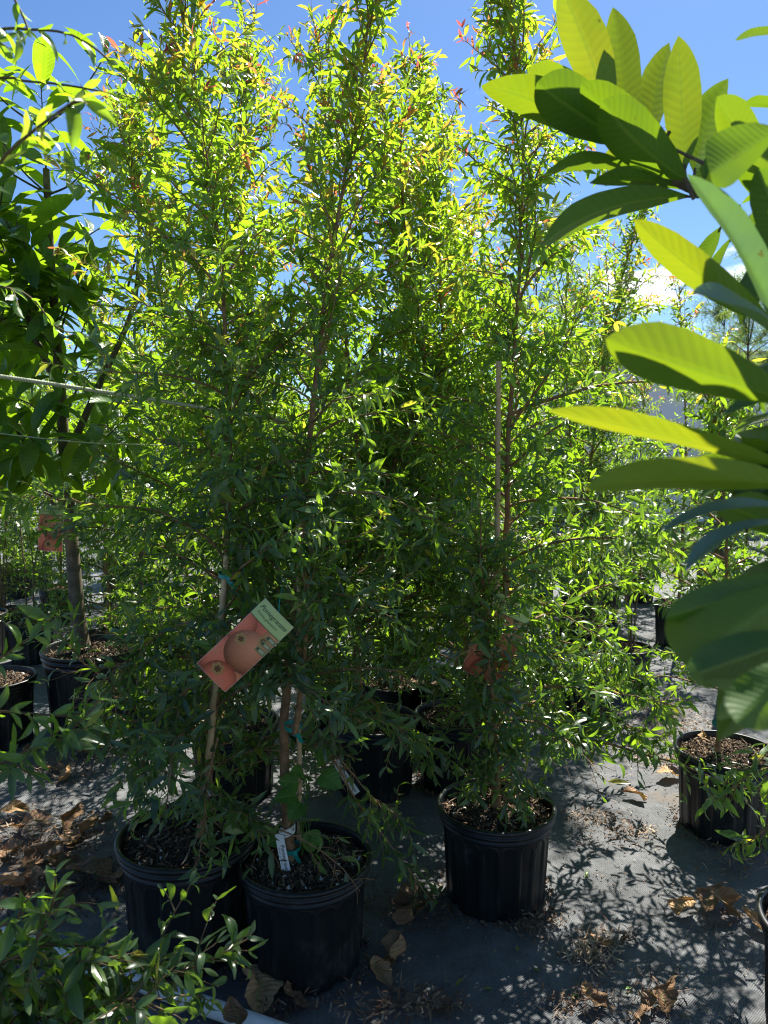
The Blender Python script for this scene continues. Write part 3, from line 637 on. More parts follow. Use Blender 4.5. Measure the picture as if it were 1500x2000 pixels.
# ------------------------------------------------------------------ broad leaved trees on the left
def shoot(gl, gt, path, rng, n, size, wl, r=0.006, rows=9, cols=5, start=0.35, tintc=0.5, al=(45, 85), droop=0.35, ripple=0.02, bendup=0.0):
    """a shoot with spirally set long leaves"""
    tube(gt, path, np.linspace(r, r * 0.35, len(path)), 6)
    K = len(path); t = start + (1 - start) * (np.arange(n) + 0.5) / n; f = t * (K - 1); a = np.minimum(f.astype(int), K - 2); fr = (f - a)[:, None]
    P = path[a] * (1 - fr) + path[a + 1] * fr; Tn = nrm(path[a + 1] - path[a])
    ref = orth(np.broadcast_to(np.array([0.3, 0.2, 1.0]), Tn.shape), Tn); B = np.cross(Tn, ref)
    az = np.arange(n) * 2.4 + rng.standard_normal(n) * 0.2; side = ref * np.cos(az)[:, None] + B * np.sin(az)[:, None]
    ang = np.radians(al[1] + (al[0] - al[1]) * t + rng.standard_normal(n) * 6)
    D = nrm(Tn * np.cos(ang)[:, None] + side * np.sin(ang)[:, None] + np.array([0, 0, -droop]) * rng.random(n)[:, None])
    Nn = nrm(Tn * 0.6 + np.array([0, 0, 0.7]) + rng.standard_normal((n, 3)) * 0.15)
    Lf = size * rng.uniform(0.75, 1.1, n) * (1 - 0.35 * (t > 0.93))
    pet = Lf * 0.10
    PP = P + D * pet[:, None]
    tubes(gt, np.stack([P, P + D * pet[:, None] * 0.5, PP + D * 0.004], 1), np.full(n, 0.0018), np.full(n, 0.0013), 4)
    leaves(gl, PP, D, Nn, Lf, Lf * wl * rng.uniform(0.9, 1.1, n), rows, cols, curl=rng.uniform(0.3, 1.3, n), fold=rng.uniform(0.15, 0.5, n), wave=0.05, tint=np.clip(tintc + rng.standard_normal(n) * 0.2, 0, 1), rng=rng, ripple=ripple,
           prof=([0, .04, .15, .35, .6, .8, .93, 1], [.05, .25, .62, .95, 1, .72, .3, .02]))
def mango_tree(label, base, Rt, H, trunk, branches, shoots, seed, r0=0.03, size=0.19, wl=0.30, nleaf=16, group=None, name='broadleaf_tree', pot=True, mat=None):
    rng = np.random.default_rng(seed); root = empty(name, (base[0], base[1], 0), label, 'tree', group); L0 = np.array(root.location)
    if pot: add_pot(root, Rt, H, seed)
    gt = Geo(); gl = Geo()
    p = polyline(np.asarray(trunk), 30) - L0; R = np.linspace(r0, r0 * 0.4, 30); R[:2] *= (1.3, 1.12); tube(gt, p, R, 12)
    for b in branches:
        q = polyline(np.asarray(b), 16) - L0; tube(gt, q, np.linspace(r0 * 0.55, r0 * 0.2, 16), 8)
    for sh in shoots:
        q = polyline(np.asarray(sh[0]), 12) - L0; shoot(gl, gt, q, rng, sh[1], size * sh[2], wl)
    gt.build('trunk', M_GREY, root); gl.build('crown', mat or M_MANGO, root); return root
bF = potbase(180, 1262, 0.42); print('bF', bF)
YF = bF[1]
def shoots_random(rng, src, n, spread, up, Lr=(0.25, 0.5), nl=(12, 18)):
    out = []
    for k in range(n):
        a = rng.random() * 6.283; s = src[rng.integers(len(src))]
        d = np.array([math.cos(a) * spread, math.sin(a) * spread, up * rng.uniform(0.2, 1.0)]); d /= np.linalg.norm(d)
        Ln = rng.uniform(*Lr); mid = s + d * Ln * 0.5; end = mid + (d + np.array([0, 0, 0.45])) * Ln * 0.45
        out.append(([s, mid, end], int(rng.integers(*nl)), rng.uniform(0.8, 1.1)))
    return out
r_ = np.random.default_rng(5)
trF = [at(158, 1262, YF), at(150, 1180, YF), at(140, 1060, YF), at(130, 940, YF), at(118, 760, YF), at(100, 520, YF), at(90, 330, YF)]
brF = [[at(138, 1050, YF), at(95, 960, YF), at(70, 900, YF - .1), at(20, 820, YF - .15)], [at(128, 900, YF), at(190, 760, YF), at(260, 600, YF - .05), at(272, 450, YF)], [at(118, 760, YF), at(60, 640, YF), at(20, 500, YF)]]
shF = [([at(95, 420, YF), at(88, 300, YF), at(80, 170, YF)], 18, 1.0), ([at(40, 560, YF), at(0, 470, YF - .2), at(-40, 400, YF - .3)], 16, 1.15),
       ([at(60, 640, YF), at(60, 520, YF - .25), at(30, 430, YF - .3)], 18, 1.2), ([at(250, 560, YF), at(278, 440, YF), at(272, 290, YF)], 20, .95), ([at(272, 450, YF + .1), at(300, 260, YF + .1), at(308, 135, YF + .1)], 26, .8),
       ([at(118, 760, YF), at(170, 620, YF), at(190, 540, YF)], 18, 1.1), ([at(95, 960, YF - .1), at(70, 880, YF - .2), at(60, 850, YF - .3)], 16, 1.0)]
for (ax_, ay_, bx_, by_, cx_, cy_, dy_) in ((130, 960, 80, 900, 40, 880, -.2), (130, 900, 190, 830, 230, 850, -.1), (128, 860, 60, 790, 20, 780, -.15), (125, 820, 170, 720, 210, 690, 0), (130, 980, 20, 930, -20, 900, -.1), (120, 700, 60, 620, 40, 560, -.2), (130, 930, 190, 900, 235, 930, .1), (120, 640, 150, 560, 190, 500, -.1)):
    shF.append(([at(ax_, ay_, YF), at(bx_, by_, YF + dy_), at(cx_, cy_, YF + dy_)], 11, .95))
shF += shoots_random(r_, [at(118, 760, YF), at(110, 640, YF), at(130, 880, YF), at(60, 640, YF), at(190, 760, YF), at(100, 520, YF), at(40, 830, YF), at(80, 250, YF), at(95, 380, YF), at(20, 500, YF), at(250, 560, YF)], 20, 1.3, 0.7, nl=(6, 10))
tF = mango_tree('big broad leaved tree with thick grey trunk in the large grey-black pot at the left', bF, 0.235, 0.42, trF, brF, shF, 81, r0=0.037, size=0.30, wl=0.32)
# far-left nearer pot with only its rim in view, and its tree
bG2 = onz(10, 1322, 0.32); print('left pot', bG2)
rng_ = np.random.default_rng(6); gx, gy = bG2[0] - .05, bG2[1]
tr2 = [np.array([gx - .03, gy, .28]), np.array([gx - .05, gy, 1.0]), np.array([gx - .02, gy, 1.8]), np.array([gx + .05, gy, 2.35])]
sh2 = [([np.array([gx - .02, gy, 1.7]), at(20, 560, gy), at(5, 480, gy)], 16, 1.2), ([np.array([gx, gy, 1.9]), at(10, 330, gy), at(-5, 260, gy)], 12, 1.0)]
sh2 += shoots_random(rng_, [np.array([gx - .1, gy, 1.3]), np.array([gx - .15, gy, 1.7]), np.array([gx - .1, gy, 2.0])], 8, 1.0, 0.6)
mango_tree('broad leaved tree at the left edge, its pot showing only the rim', (gx, gy), 0.18, 0.32, tr2, [], sh2, 83, r0=0.014, size=0.26, wl=0.32)
# more broad leaved trees further back at the left
for k, (x, y, h, lb) in enumerate([(-2.75, 4.9, 2.3, 'broad leaved tree in the back at the left frame edge'), (-1.75, 5.2, 2.0, 'shaded broad leaved tree directly behind the big grey trunk')]):
    rr = np.random.default_rng(90 + k)
    tr_ = [np.array([x, y, .25]), np.array([x + .03, y, h * .5]), np.array([x, y, h * .85])]
    sh_ = shoots_random(rr, [np.array([x, y, h * q]) for q in (0.4, 0.5, .6, .7, .8, .85)], 22, 1.0, 0.9, (0.3, 0.6))
    mango_tree(lb, (x, y), 0.18, 0.30, tr_, [], sh_, 90 + k, r0=0.02, size=0.26, wl=0.32)

# ------------------------------------------------------------------ large-leaved tree reaching in from the right (foreground)
def fore_tree():
    root = empty('large_leaf_tree', (1.05, 0.85, 0), 'foreground tree with huge glossy veined leaves reaching in from the right edge', 'tree'); L0 = np.array(root.location)
    add_pot(root, 0.18, 0.30, 7)
    gt = Geo(); gl = Geo(); rng = np.random.default_rng(101)
    tr = [np.array([1.05, .85, .26]), np.array([1.02, .86, .8]), np.array([.98, .86, 1.4]), np.array([.93, .9, 1.75]), np.array([.9, .95, 2.2])]
    tube(gt, polyline(tr, 24) - L0, np.linspace(0.022, 0.010, 24), 10)
    def br(pts, a, b): tube(gt, polyline(pts, 18) - L0, np.linspace(a, b, 18) * (1 + 0.12 * np.sin(np.arange(18) * 2.1)), 8)
    br([np.array([.93, .9, 1.75]), at(1560, 470, 1.0), at(1420, 395, 1.05), at(1345, 365, 1.05), at(1270, 322, 1.05), at(1205, 268, 1.05)], 0.011, 0.0075)
    br([np.array([.98, .86, 1.5]), at(1620, 640, .75), at(1530, 640, .68)], 0.010, 0.006)
    br([np.array([1.0, .86, 1.3]), at(1640, 930, .66), at(1545, 930, .6)], 0.010, 0.006)
    br([np.array([1.02, .86, 1.1]), at(1680, 1200, .6), at(1560, 1130, .52)], 0.010, 0.006)
    # base px, tip px, width px, Y base, Y tip, curl, sideways bend, tilt of the blade away from facing the camera, tint
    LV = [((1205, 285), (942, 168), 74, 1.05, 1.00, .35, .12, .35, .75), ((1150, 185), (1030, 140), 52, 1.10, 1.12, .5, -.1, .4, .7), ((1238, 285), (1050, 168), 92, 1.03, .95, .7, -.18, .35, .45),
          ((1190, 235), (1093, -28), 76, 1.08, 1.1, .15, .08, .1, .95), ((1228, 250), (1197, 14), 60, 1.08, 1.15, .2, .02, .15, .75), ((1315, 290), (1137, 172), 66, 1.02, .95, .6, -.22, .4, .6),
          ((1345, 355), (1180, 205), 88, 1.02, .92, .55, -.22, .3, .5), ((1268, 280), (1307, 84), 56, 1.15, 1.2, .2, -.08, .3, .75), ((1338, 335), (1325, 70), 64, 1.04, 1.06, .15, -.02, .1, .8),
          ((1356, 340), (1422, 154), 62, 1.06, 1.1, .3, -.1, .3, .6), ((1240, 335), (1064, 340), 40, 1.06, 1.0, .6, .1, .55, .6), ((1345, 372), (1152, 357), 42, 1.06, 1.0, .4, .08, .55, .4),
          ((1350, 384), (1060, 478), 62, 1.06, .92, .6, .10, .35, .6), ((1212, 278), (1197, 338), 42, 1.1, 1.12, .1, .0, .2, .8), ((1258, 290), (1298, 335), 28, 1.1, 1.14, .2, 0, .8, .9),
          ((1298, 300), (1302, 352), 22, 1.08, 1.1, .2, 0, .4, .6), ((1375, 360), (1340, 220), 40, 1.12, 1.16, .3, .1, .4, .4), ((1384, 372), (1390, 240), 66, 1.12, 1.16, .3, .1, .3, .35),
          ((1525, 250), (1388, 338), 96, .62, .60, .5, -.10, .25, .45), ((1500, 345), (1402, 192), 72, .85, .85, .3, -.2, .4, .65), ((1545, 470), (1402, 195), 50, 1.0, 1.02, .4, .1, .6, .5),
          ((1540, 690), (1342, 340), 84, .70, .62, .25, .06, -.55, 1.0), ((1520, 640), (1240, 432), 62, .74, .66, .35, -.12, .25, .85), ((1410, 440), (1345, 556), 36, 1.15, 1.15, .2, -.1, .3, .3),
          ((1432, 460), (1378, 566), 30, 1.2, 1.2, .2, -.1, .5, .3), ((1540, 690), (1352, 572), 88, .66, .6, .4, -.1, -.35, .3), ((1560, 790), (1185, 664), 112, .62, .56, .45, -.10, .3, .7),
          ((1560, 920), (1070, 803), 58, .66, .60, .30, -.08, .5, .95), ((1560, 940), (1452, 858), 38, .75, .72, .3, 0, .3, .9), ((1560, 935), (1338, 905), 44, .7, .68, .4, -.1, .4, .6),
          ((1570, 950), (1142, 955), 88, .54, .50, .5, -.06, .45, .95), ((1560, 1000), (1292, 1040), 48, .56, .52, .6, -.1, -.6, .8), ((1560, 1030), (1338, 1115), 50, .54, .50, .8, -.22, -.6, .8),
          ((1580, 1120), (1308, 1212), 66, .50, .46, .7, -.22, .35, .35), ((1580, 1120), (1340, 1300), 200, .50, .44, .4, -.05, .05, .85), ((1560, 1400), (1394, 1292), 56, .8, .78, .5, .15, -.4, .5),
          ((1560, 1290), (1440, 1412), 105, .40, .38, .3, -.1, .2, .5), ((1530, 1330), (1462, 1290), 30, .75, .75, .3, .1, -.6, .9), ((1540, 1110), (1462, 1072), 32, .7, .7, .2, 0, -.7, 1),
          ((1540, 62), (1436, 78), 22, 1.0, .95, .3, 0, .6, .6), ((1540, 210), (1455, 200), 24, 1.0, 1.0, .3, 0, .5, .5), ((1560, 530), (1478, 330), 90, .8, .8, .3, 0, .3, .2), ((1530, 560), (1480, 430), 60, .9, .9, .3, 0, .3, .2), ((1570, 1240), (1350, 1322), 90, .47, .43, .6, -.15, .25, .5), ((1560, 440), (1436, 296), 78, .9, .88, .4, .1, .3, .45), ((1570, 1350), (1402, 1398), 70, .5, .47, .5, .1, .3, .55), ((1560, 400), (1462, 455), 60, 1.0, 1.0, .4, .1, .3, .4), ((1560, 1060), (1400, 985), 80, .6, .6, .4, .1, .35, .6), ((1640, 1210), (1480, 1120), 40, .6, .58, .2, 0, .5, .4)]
    SKY_SHEEN = {((1540, 690), (1342, 340)), ((1540, 690), (1352, 572)), ((1560, 1000), (1292, 1040)), ((1560, 1030), (1338, 1115)), ((1560, 1400), (1394, 1292)), ((1540, 1110), (1462, 1072)), ((1530, 1330), (1462, 1290))}  # leaves whose colour carries a painted sky reflection, via the young ramp
    for (b, tp, wpx, Yb, Yt, cu, be, tl, ti) in LV:
        P = at(*b, Yb); Q = at(*tp, Yt); D = Q - P; Ln = np.linalg.norm(D); D /= Ln
        toc = nrm(P - CAM)                       # away from the camera: the upper side of a leaf seen from below
        face = orth(toc, D); upv = orth(np.array([0, 0, 1.0]), D)
        Nn = nrm(face * (1 - abs(tl)) * (1 if tl > -.3 else -0.45) + upv * (abs(tl) + 0.05))
        d_ = (Yb + Yt) / 2
        W = wpx / F * d_ * 1.08
        # start direction compensates the curl so that the tip lands where it should
        D0 = D * math.cos(cu / 2) + Nn * math.sin(cu / 2); N0 = Nn * math.cos(cu / 2) - D * math.sin(cu / 2)
        Sd = np.cross(D0, N0); D0 = nrm(D0 - Sd * be)
        P_ = P[None] - L0; L_ = Ln * (1 + cu * cu / 24)
        leaves(gl, P_, D0[None], N0[None], [L_], [W], 25, 11, curl=[cu], fold=[0.42], wave=0.055, tint=[ti], bend=[be], rng=rng, ripple=0.002, nl=15, young=[1.0 if (b, tp) in SKY_SHEEN else 0.0],
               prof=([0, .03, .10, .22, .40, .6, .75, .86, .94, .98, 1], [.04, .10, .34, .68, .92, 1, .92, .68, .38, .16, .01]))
        tubes(gt, np.stack([P_[0] - D0 * .035 + np.array([.01, 0, -.004]), P_[0] - D0 * 0.015, P_[0] + D0 * .01])[None], np.array([.0028]), np.array([.0018]), 6)
    for (pts, nl_) in (([np.array([.9, .95, 2.1]), np.array([.93, .97, 2.35]), np.array([.95, 1.0, 2.55])], 18), ([at(1760, 560, .98), at(1740, 480, .98), at(1720, 400, .97)], 14), ([np.array([.93, .92, 1.9]), np.array([1.1, 1.05, 2.0]), np.array([1.25, 1.15, 2.15])], 16),
                       ([np.array([.99, .87, 1.45]), np.array([1.15, .8, 1.5]), np.array([1.3, .75, 1.65])], 15), ([np.array([1.02, .86, 1.1]), np.array([1.2, .95, 1.15]), np.array([1.35, 1.0, 1.3])], 15), ([at(1800, 940, .74), at(1760, 880, .72), at(1730, 830, .70)], 12), ([at(1790, 1190, .68), at(1750, 1130, .66), at(1720, 1080, .64)], 12)):
        shoot(gl, gt, polyline(np.asarray(pts), 12) - L0, rng, nl_, .21, .33, r=.008, rows=17, cols=9, tintc=.6, ripple=.003)
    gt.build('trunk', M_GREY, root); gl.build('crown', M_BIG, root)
fore_tree()

# ------------------------------------------------------------------ pomegranate reaching in from the left foreground
def fore_pom(label, base, trunk, brs, seed):
    ORG[0] = np.array([0, -50., 0])
    rng = np.random.default_rng(seed); root = empty('pomegranate_tree', (base[0], base[1], 0), label, 'tree', 'foreground pomegranate trees leaning in'); L0 = np.array(root.location)
    add_pot(root, 0.18, 0.30, seed)
    gt = Geo(); gl = Geo(); tube(gt, polyline(trunk, 24) - L0, np.linspace(0.013, 0.005, 24), 8)
    for (pts, Y0, Y1, root_z, sz, yv, tw_n, tl) in brs:
        q = pathpx(pts, Y0, Y1); st = np.array([base[0], base[1], root_z])
        q = polyline([st, st * .45 + q[0] * .55 + np.array([0, 0, .02])] + q, 40) - L0
        tube(gt, q, np.linspace(0.0042, 0.0013, 40), 6)
        Ln = np.linalg.norm(np.diff(q, axis=0), axis=1).sum()
        idx = np.linspace(6, 39, 18).astype(int)
        place_leaves(gl, q[idx][None], np.array([Ln * .85]), 0.030, rng, sz, wl=.31, young=np.array([yv]), rows=8, cols=5, start=0.0, whorl=3)
        if tw_n:
            k = rng.integers(12, 38, tw_n); P = q[k]; T = nrm(q[np.minimum(k + 1, 39)] - q[k - 1])
            D = nrm(T * .6 + rng.standard_normal((tw_n, 3)) * .6 + np.array([0, 0, .15])); LL = rng.uniform(.5, 1, tw_n) * tl
            tw = grow(P, D, LL, 6, 0.5, rng, .1); tubes(gt, tw, np.full(tw_n, .0016), np.full(tw_n, .0008), 4)
            place_leaves(gl, tw, LL, 0.026, rng, sz, wl=.31, young=np.full(tw_n, yv), rows=8, cols=5)
    gt.build('trunk', M_TWIG, root); gl.build('crown', M_POM, root)
fore_pom('foreground pomegranate tree arching in over the top left corner', (-1.05, 0.98), [np.array([-1.05, .98, .27]), np.array([-1.0, .98, 1.2]), np.array([-.93, .95, 2.1])],
    [([(-40, 70), (60, 58), (130, 65), (180, 90), (215, 120)], 1.0, 1.0, 1.7, (.028, .05), .15, 6, .06),
     ([(-40, 165), (60, 160), (140, 168), (212, 182)], 1.05, 1.05, 1.6, (.025, .045), .25, 5, .05),
     ([(-60, 400), (0, 315), (60, 260), (120, 215), (160, 190)], .80, .72, 1.3, (.030, .05), .30, 5, .05),
     ([(-40, -30), (30, 5), (50, 45), (56, 62)], .95, .95, 1.8, (.03, .05), .1, 2, .05),
     ([(-60, 560), (0, 560), (60, 580), (110, 640), (150, 650)], 1.3, 1.4, 1.2, (.03, .05), .1, 6, .08)], 111)
fore_pom('foreground pomegranate tree leaning in low over the bottom left corner', (-0.98, 1.12), [np.array([-.98, 1.12, .27]), np.array([-.96, 1.1, .6]), np.array([-.93, 1.08, 1.5])],
    [([(-40, 1310), (0, 1285), (60, 1245), (100, 1212), (122, 1200)], 1.15, 1.1, .95, (.034, .052), .2, 3, .05),
     ([(-40, 1395), (40, 1392), (110, 1398), (150, 1394)], 1.15, 1.15, .85, (.034, .054), .12, 3, .06),
     ([(-60, 1520), (0, 1492), (60, 1462), (120, 1440), (165, 1400), (200, 1362)], 1.12, 1.15, .8, (.038, .066), .08, 16, .08),
     ([(-60, 1900), (0, 1880), (60, 1850), (95, 1790), (108, 1730), (106, 1705)], 1.05, 1.0, .5, (.036, .06), .1, 14, .08),
     ([(-60, 1960), (30, 1905), (120, 1880), (200, 1872), (262, 1862)], 1.05, 1.12, .45, (.038, .064), .18, 36, .11),
     ([(-60, 1990), (60, 1940), (180, 1915), (290, 1870), (330, 1800), (378, 1718)], 1.1, 1.2, .4, (.032, .055), .1, 20, .08),
     ([(-60, 1870), (60, 1850), (160, 1850), (250, 1880), (330, 1900)], 1.08, 1.15, .42, (.036, .062), .12, 40, .09),
     ([(-60, 2040), (80, 1985), (220, 1930), (330, 1905), (420, 1870), (490, 1830)], 1.1, 1.2, .38, (.036, .06), .12, 44, .11),
     ([(-60, 1820), (0, 1810), (40, 1790), (50, 1770)], 1.0, .98, .45, (.036, .055), .1, 8, .08),
     ([(-60, 2100), (100, 2020), (200, 1960), (300, 1950), (370, 1960)], 1.05, 1.1, .35, (.038, .064), .1, 44, .12)], 113)

# ------------------------------------------------------------------ feathery trees and building at the right rear
def feather_tree(label, x, y, h, seed, spread=0.75):
    rng = np.random.default_rng(seed); root = empty('feathery_tree', (x, y, 0), label, 'tree', 'feathery trees behind'); add_pot(root, 0.18, 0.3, seed)
    gt = Geo(); gl = Geo(); tr = np.array([[0, 0, .27], [.03, 0, h * .4], [-.02, .02, h * .75], [0, 0, h]]); p = polyline(tr, 30); tube(gt, p, np.linspace(.014, .003, 30), 8)
    n = 46; s = .25 + .75 * rng.random(n); P = p[(s * 29).astype(int)]; a = rng.random(n) * 6.28; el = np.radians(rng.uniform(15, 65, n))
    D = np.stack([np.cos(a) * np.cos(el), np.sin(a) * np.cos(el), np.sin(el)], -1); Ln = spread * rng.uniform(.4, 1, n) * (1.15 - .6 * s)
    lat = grow(P, D, Ln, 8, .5, rng, .12); tubes(gt, lat, np.full(n, .004), np.full(n, .0012), 4)
    m = 26; idx = np.repeat(np.arange(n), m); t = rng.uniform(.2, .99, n * m); f = t * 7; q = f.astype(int); fr = (f - q)[:, None]
    Q = lat[idx, q] * (1 - fr) + lat[idx, q + 1] * fr; T = nrm(lat[idx, q + 1] - lat[idx, q]); DD = nrm(T * .7 + rng.standard_normal((n * m, 3)) * .7)
    fro = grow(Q, DD, np.full(n * m, .10) * rng.uniform(.6, 1.2, n * m), 4, .5, rng, .1)
    tubes(gt, fro, np.full(n * m, .001), np.full(n * m, .0006), 3)
    k = 12; i2 = np.repeat(np.arange(n * m), k); t2 = np.tile((np.arange(k) + .5) / k, n * m); f = t2 * 3; q = f.astype(int); fr = (f - q)[:, None]
    Q = fro[i2, q] * (1 - fr) + fro[i2, q + 1] * fr; T = nrm(fro[i2, q + 1] - fro[i2, q]); D3 = nrm(T * .6 + nrm(rng.standard_normal(T.shape)) * .75)
    leaves(gl, Q, D3, rng.standard_normal(T.shape), rng.uniform(.025, .05, len(Q)), .0035, 3, 2, curl=.4, fold=0, tint=rng.random(len(Q)), rng=rng)
    gt.build('trunk', M_TWIG, root); gl.build('crown', M_FEATHER, root); return root
f0 = feather_tree('feathery fine leaved tree in the row behind the right edge pot', 2.75, 5.6, 2.9, 121)
for (x, y, rz, sc, lb) in [(1.55, 5.7, 2.0, .95, 'feathery fine leaved tree seen between the cloud and the right spire'), (3.35, 6.2, 4.0, 1.15, 'tall feathery fine leaved tree at the right frame edge'), (3.1, 6.8, 1.0, 1.0, 'feathery fine leaved tree before the far end of the building'), (1.35, 4.55, 3.0, .42, 'low feathery seedling tree by the concrete bed'), (1.25, 6.2, 5.2, 1.15, 'feathery fine leaved tree peeking over the right crown'), (-2.7, 7.4, 2.2, .9, 'feathery fine leaved tree deep at the left')]:
    copy_tree(f0, (x, y, 0), rz, lb, sc)

def box(g, c, s, bev=0.0, rz=0.0):
    c = np.asarray(c, float); s = np.asarray(s, float) / 2; b = bev
    X = [(-1, -1), (1, -1), (1, 1), (-1, 1)]; V = []
    lev = [(-1, b), (-1 + b / s[2], 0), (1 - b / s[2], 0), (1, b)] if b else [(-1, 0), (1, 0)]
    for (zz, ins) in lev:
        for (x, y) in X: V.append([x * (s[0] - ins), y * (s[1] - ins), zz * s[2]])
    V = np.array(V); cr, sr = math.cos(rz), math.sin(rz); V = V @ np.array([[cr, sr, 0], [-sr, cr, 0], [0, 0, 1]]) + c
    n = len(lev); q = [[3, 2, 1, 0]] + [[(n - 1) * 4 + k for k in range(4)]]
    for l in range(n - 1):
        for k in range(4): q.append([l * 4 + k, l * 4 + (k + 1) % 4, l * 4 + 4 + (k + 1) % 4, l * 4 + 4 + k])
    g.add(V, q)
def building():
    root = empty('building', (8.0, 16.0, 0), 'pale low building with flat grey roof edge behind the trees at the right', 'building')
    g = Geo(); box(g, (0, 0, 1.45), (8.6, 5.0, 2.9)); g.build('wall', M_WALL, root, smooth=False)
    g = Geo(); box(g, (0, -.05, 3.0), (9.2, 5.8, .16), .02); g.build('roof', M_ROOF, root, smooth=False)
    g = Geo(); box(g, (-.6, -2.53, 1.5), (1.1, .06, .9), .01); g.build('window', plain('dark_window_glass', (.03, .04, .05), .1), root, smooth=False)
building()
g = Geo(); box(g, (2.9, 9.4, .13), (2.6, .7, .26), .02); o = g.build('concrete_block', M_CONC, smooth=False, loc=(2.9, 9.4, 0)); tag(o, 'low tan concrete slab edging the sunlit fabric behind the right trees', 'kerb')
g = Geo(); tube(g, [at(1417, 1180, 4.2) * np.array([1, 1, 0]), at(1416, 730, 4.2)], [.018, .018], 8, cap=True); o = g.build('post', M_GREY, loc=at(1417, 1180, 4.2) * np.array([1, 1, 0])); tag(o, 'slim grey wooden post standing among the right rear trees', 'post')
# distant tree line
def tree_line():
    root_l = [(-14, 30, 'dark round tree on the horizon far left'), (-6, 34, 'rounded tree on the horizon behind the left trees'), (1, 32, 'rounded tree on the horizon behind the middle'), (17, 36, 'rounded tree on the horizon right of the building')]
    rng = np.random.default_rng(7); first = None
    for k, (x, y, lb) in enumerate(root_l):
        if first is None:
            root = empty('distant_tree', (x, y, 0), lb, 'tree', 'trees on the horizon'); gt = Geo(); gl = Geo()
            tube(gt, [[0, 0, 0], [.1, 0, 1.2], [0, 0, 2.4]], [.25, .2, .12], 8)
            n = 9000; c = rng.standard_normal((40, 3)) * np.array([1.5, 1.5, .7]) + np.array([0, 0, 2.3]); P = c[rng.integers(0, 40, n)] + nrm(rng.standard_normal((n, 3))) * rng.uniform(.2, .8, n)[:, None]; P[:, 2] = np.maximum(P[:, 2], .3)
            leaves(gl, P, rng.standard_normal((n, 3)), rng.standard_normal((n, 3)), .22, .12, 3, 3, tint=rng.random(n), rng=rng)
            gt.build('trunk', M_GREY, root); gl.build('crown', M_MANGO, root); first = root
        else: copy_tree(first, (x, y, 0), k * 1.3, lb, 1 + .1 * k)
tree_line()

# empty-ish black pots seen between the trunks, with young stems
def small_pot(x, y, label, seed, R=.15, H=.26):
    ORG[0] = np.array([x, y, 0])
    root = empty('potted_sapling', (x, y, 0), label, 'sapling', 'young saplings in black pots behind'); add_pot(root, R, H, seed); L0 = np.array([x, y, 0]); rng = np.random.default_rng(seed)
    gt = Geo(); gl = Geo()
    for k in range(3):
        q = grow(np.array([[rng.uniform(-.05, .05), rng.uniform(-.05, .05), H * .88]]), np.array([[rng.uniform(-.1, .1), 0, 1.]]), np.array([1.0]), 20, 0, rng, .04)
        tubes(gt, q, np.array([.006]), np.array([.002]), 5); place_leaves(gl, q, np.array([.8]), .05, rng, (.04, .08), wl=.3, start=.5, rows=4)
    gt.build('trunk', M_TWIG, root); gl.build('crown', M_POM, root)
for k, (px, py, lb) in enumerate([(235, 1215, 'young sapling in a black pot right of the big grey trunk'), (60, 1215, 'thin stemmed sapling in a black pot left of the big grey trunk'), (15, 1190, 'thin stemmed sapling at the left edge under the rope'),
                                  (230, 1120, 'sapling in a black pot on the sunlit fabric beyond the big pot'), (1222, 1262, 'sapling in a black pot seen through the right trees'), (1150, 1300, 'sapling in a black pot behind the right front tree'), (770, 1330, 'shaded sapling in a black pot behind the hanging middle tag')]):
    p = onz(px, py, .26); small_pot(p[0], p[1], lb, 130 + k)
# plant whose pot is cut by the right edge
p = onz(1650, 1805, .30)
pom_tree('pomegranate bush whose black pot is cut off by the lower right edge, twigs reaching left', p, [np.array([p[0], p[1], .27]), np.array([p[0] + .04, p[1], .7]), np.array([p[0] + .08, p[1] + .03, 1.3]), np.array([p[0] + .1, p[1] + .05, 1.75])], 151, nlat=40, lmax=0.34, r0=.009, bias=(.5, .1, 0), youth=.4,
     extra=[([(1600, 1480), (1500, 1500), (1440, 1530), (1400, 1560), (1362, 1508)], 1.95, 2.0, 9, .07), ([(1600, 1560), (1520, 1600), (1470, 1640), (1440, 1660)], 1.9, 1.95, 12, .09), ([(1600, 1450), (1520, 1450), (1470, 1500), (1420, 1490)], 1.95, 2.0, 8, .07)])
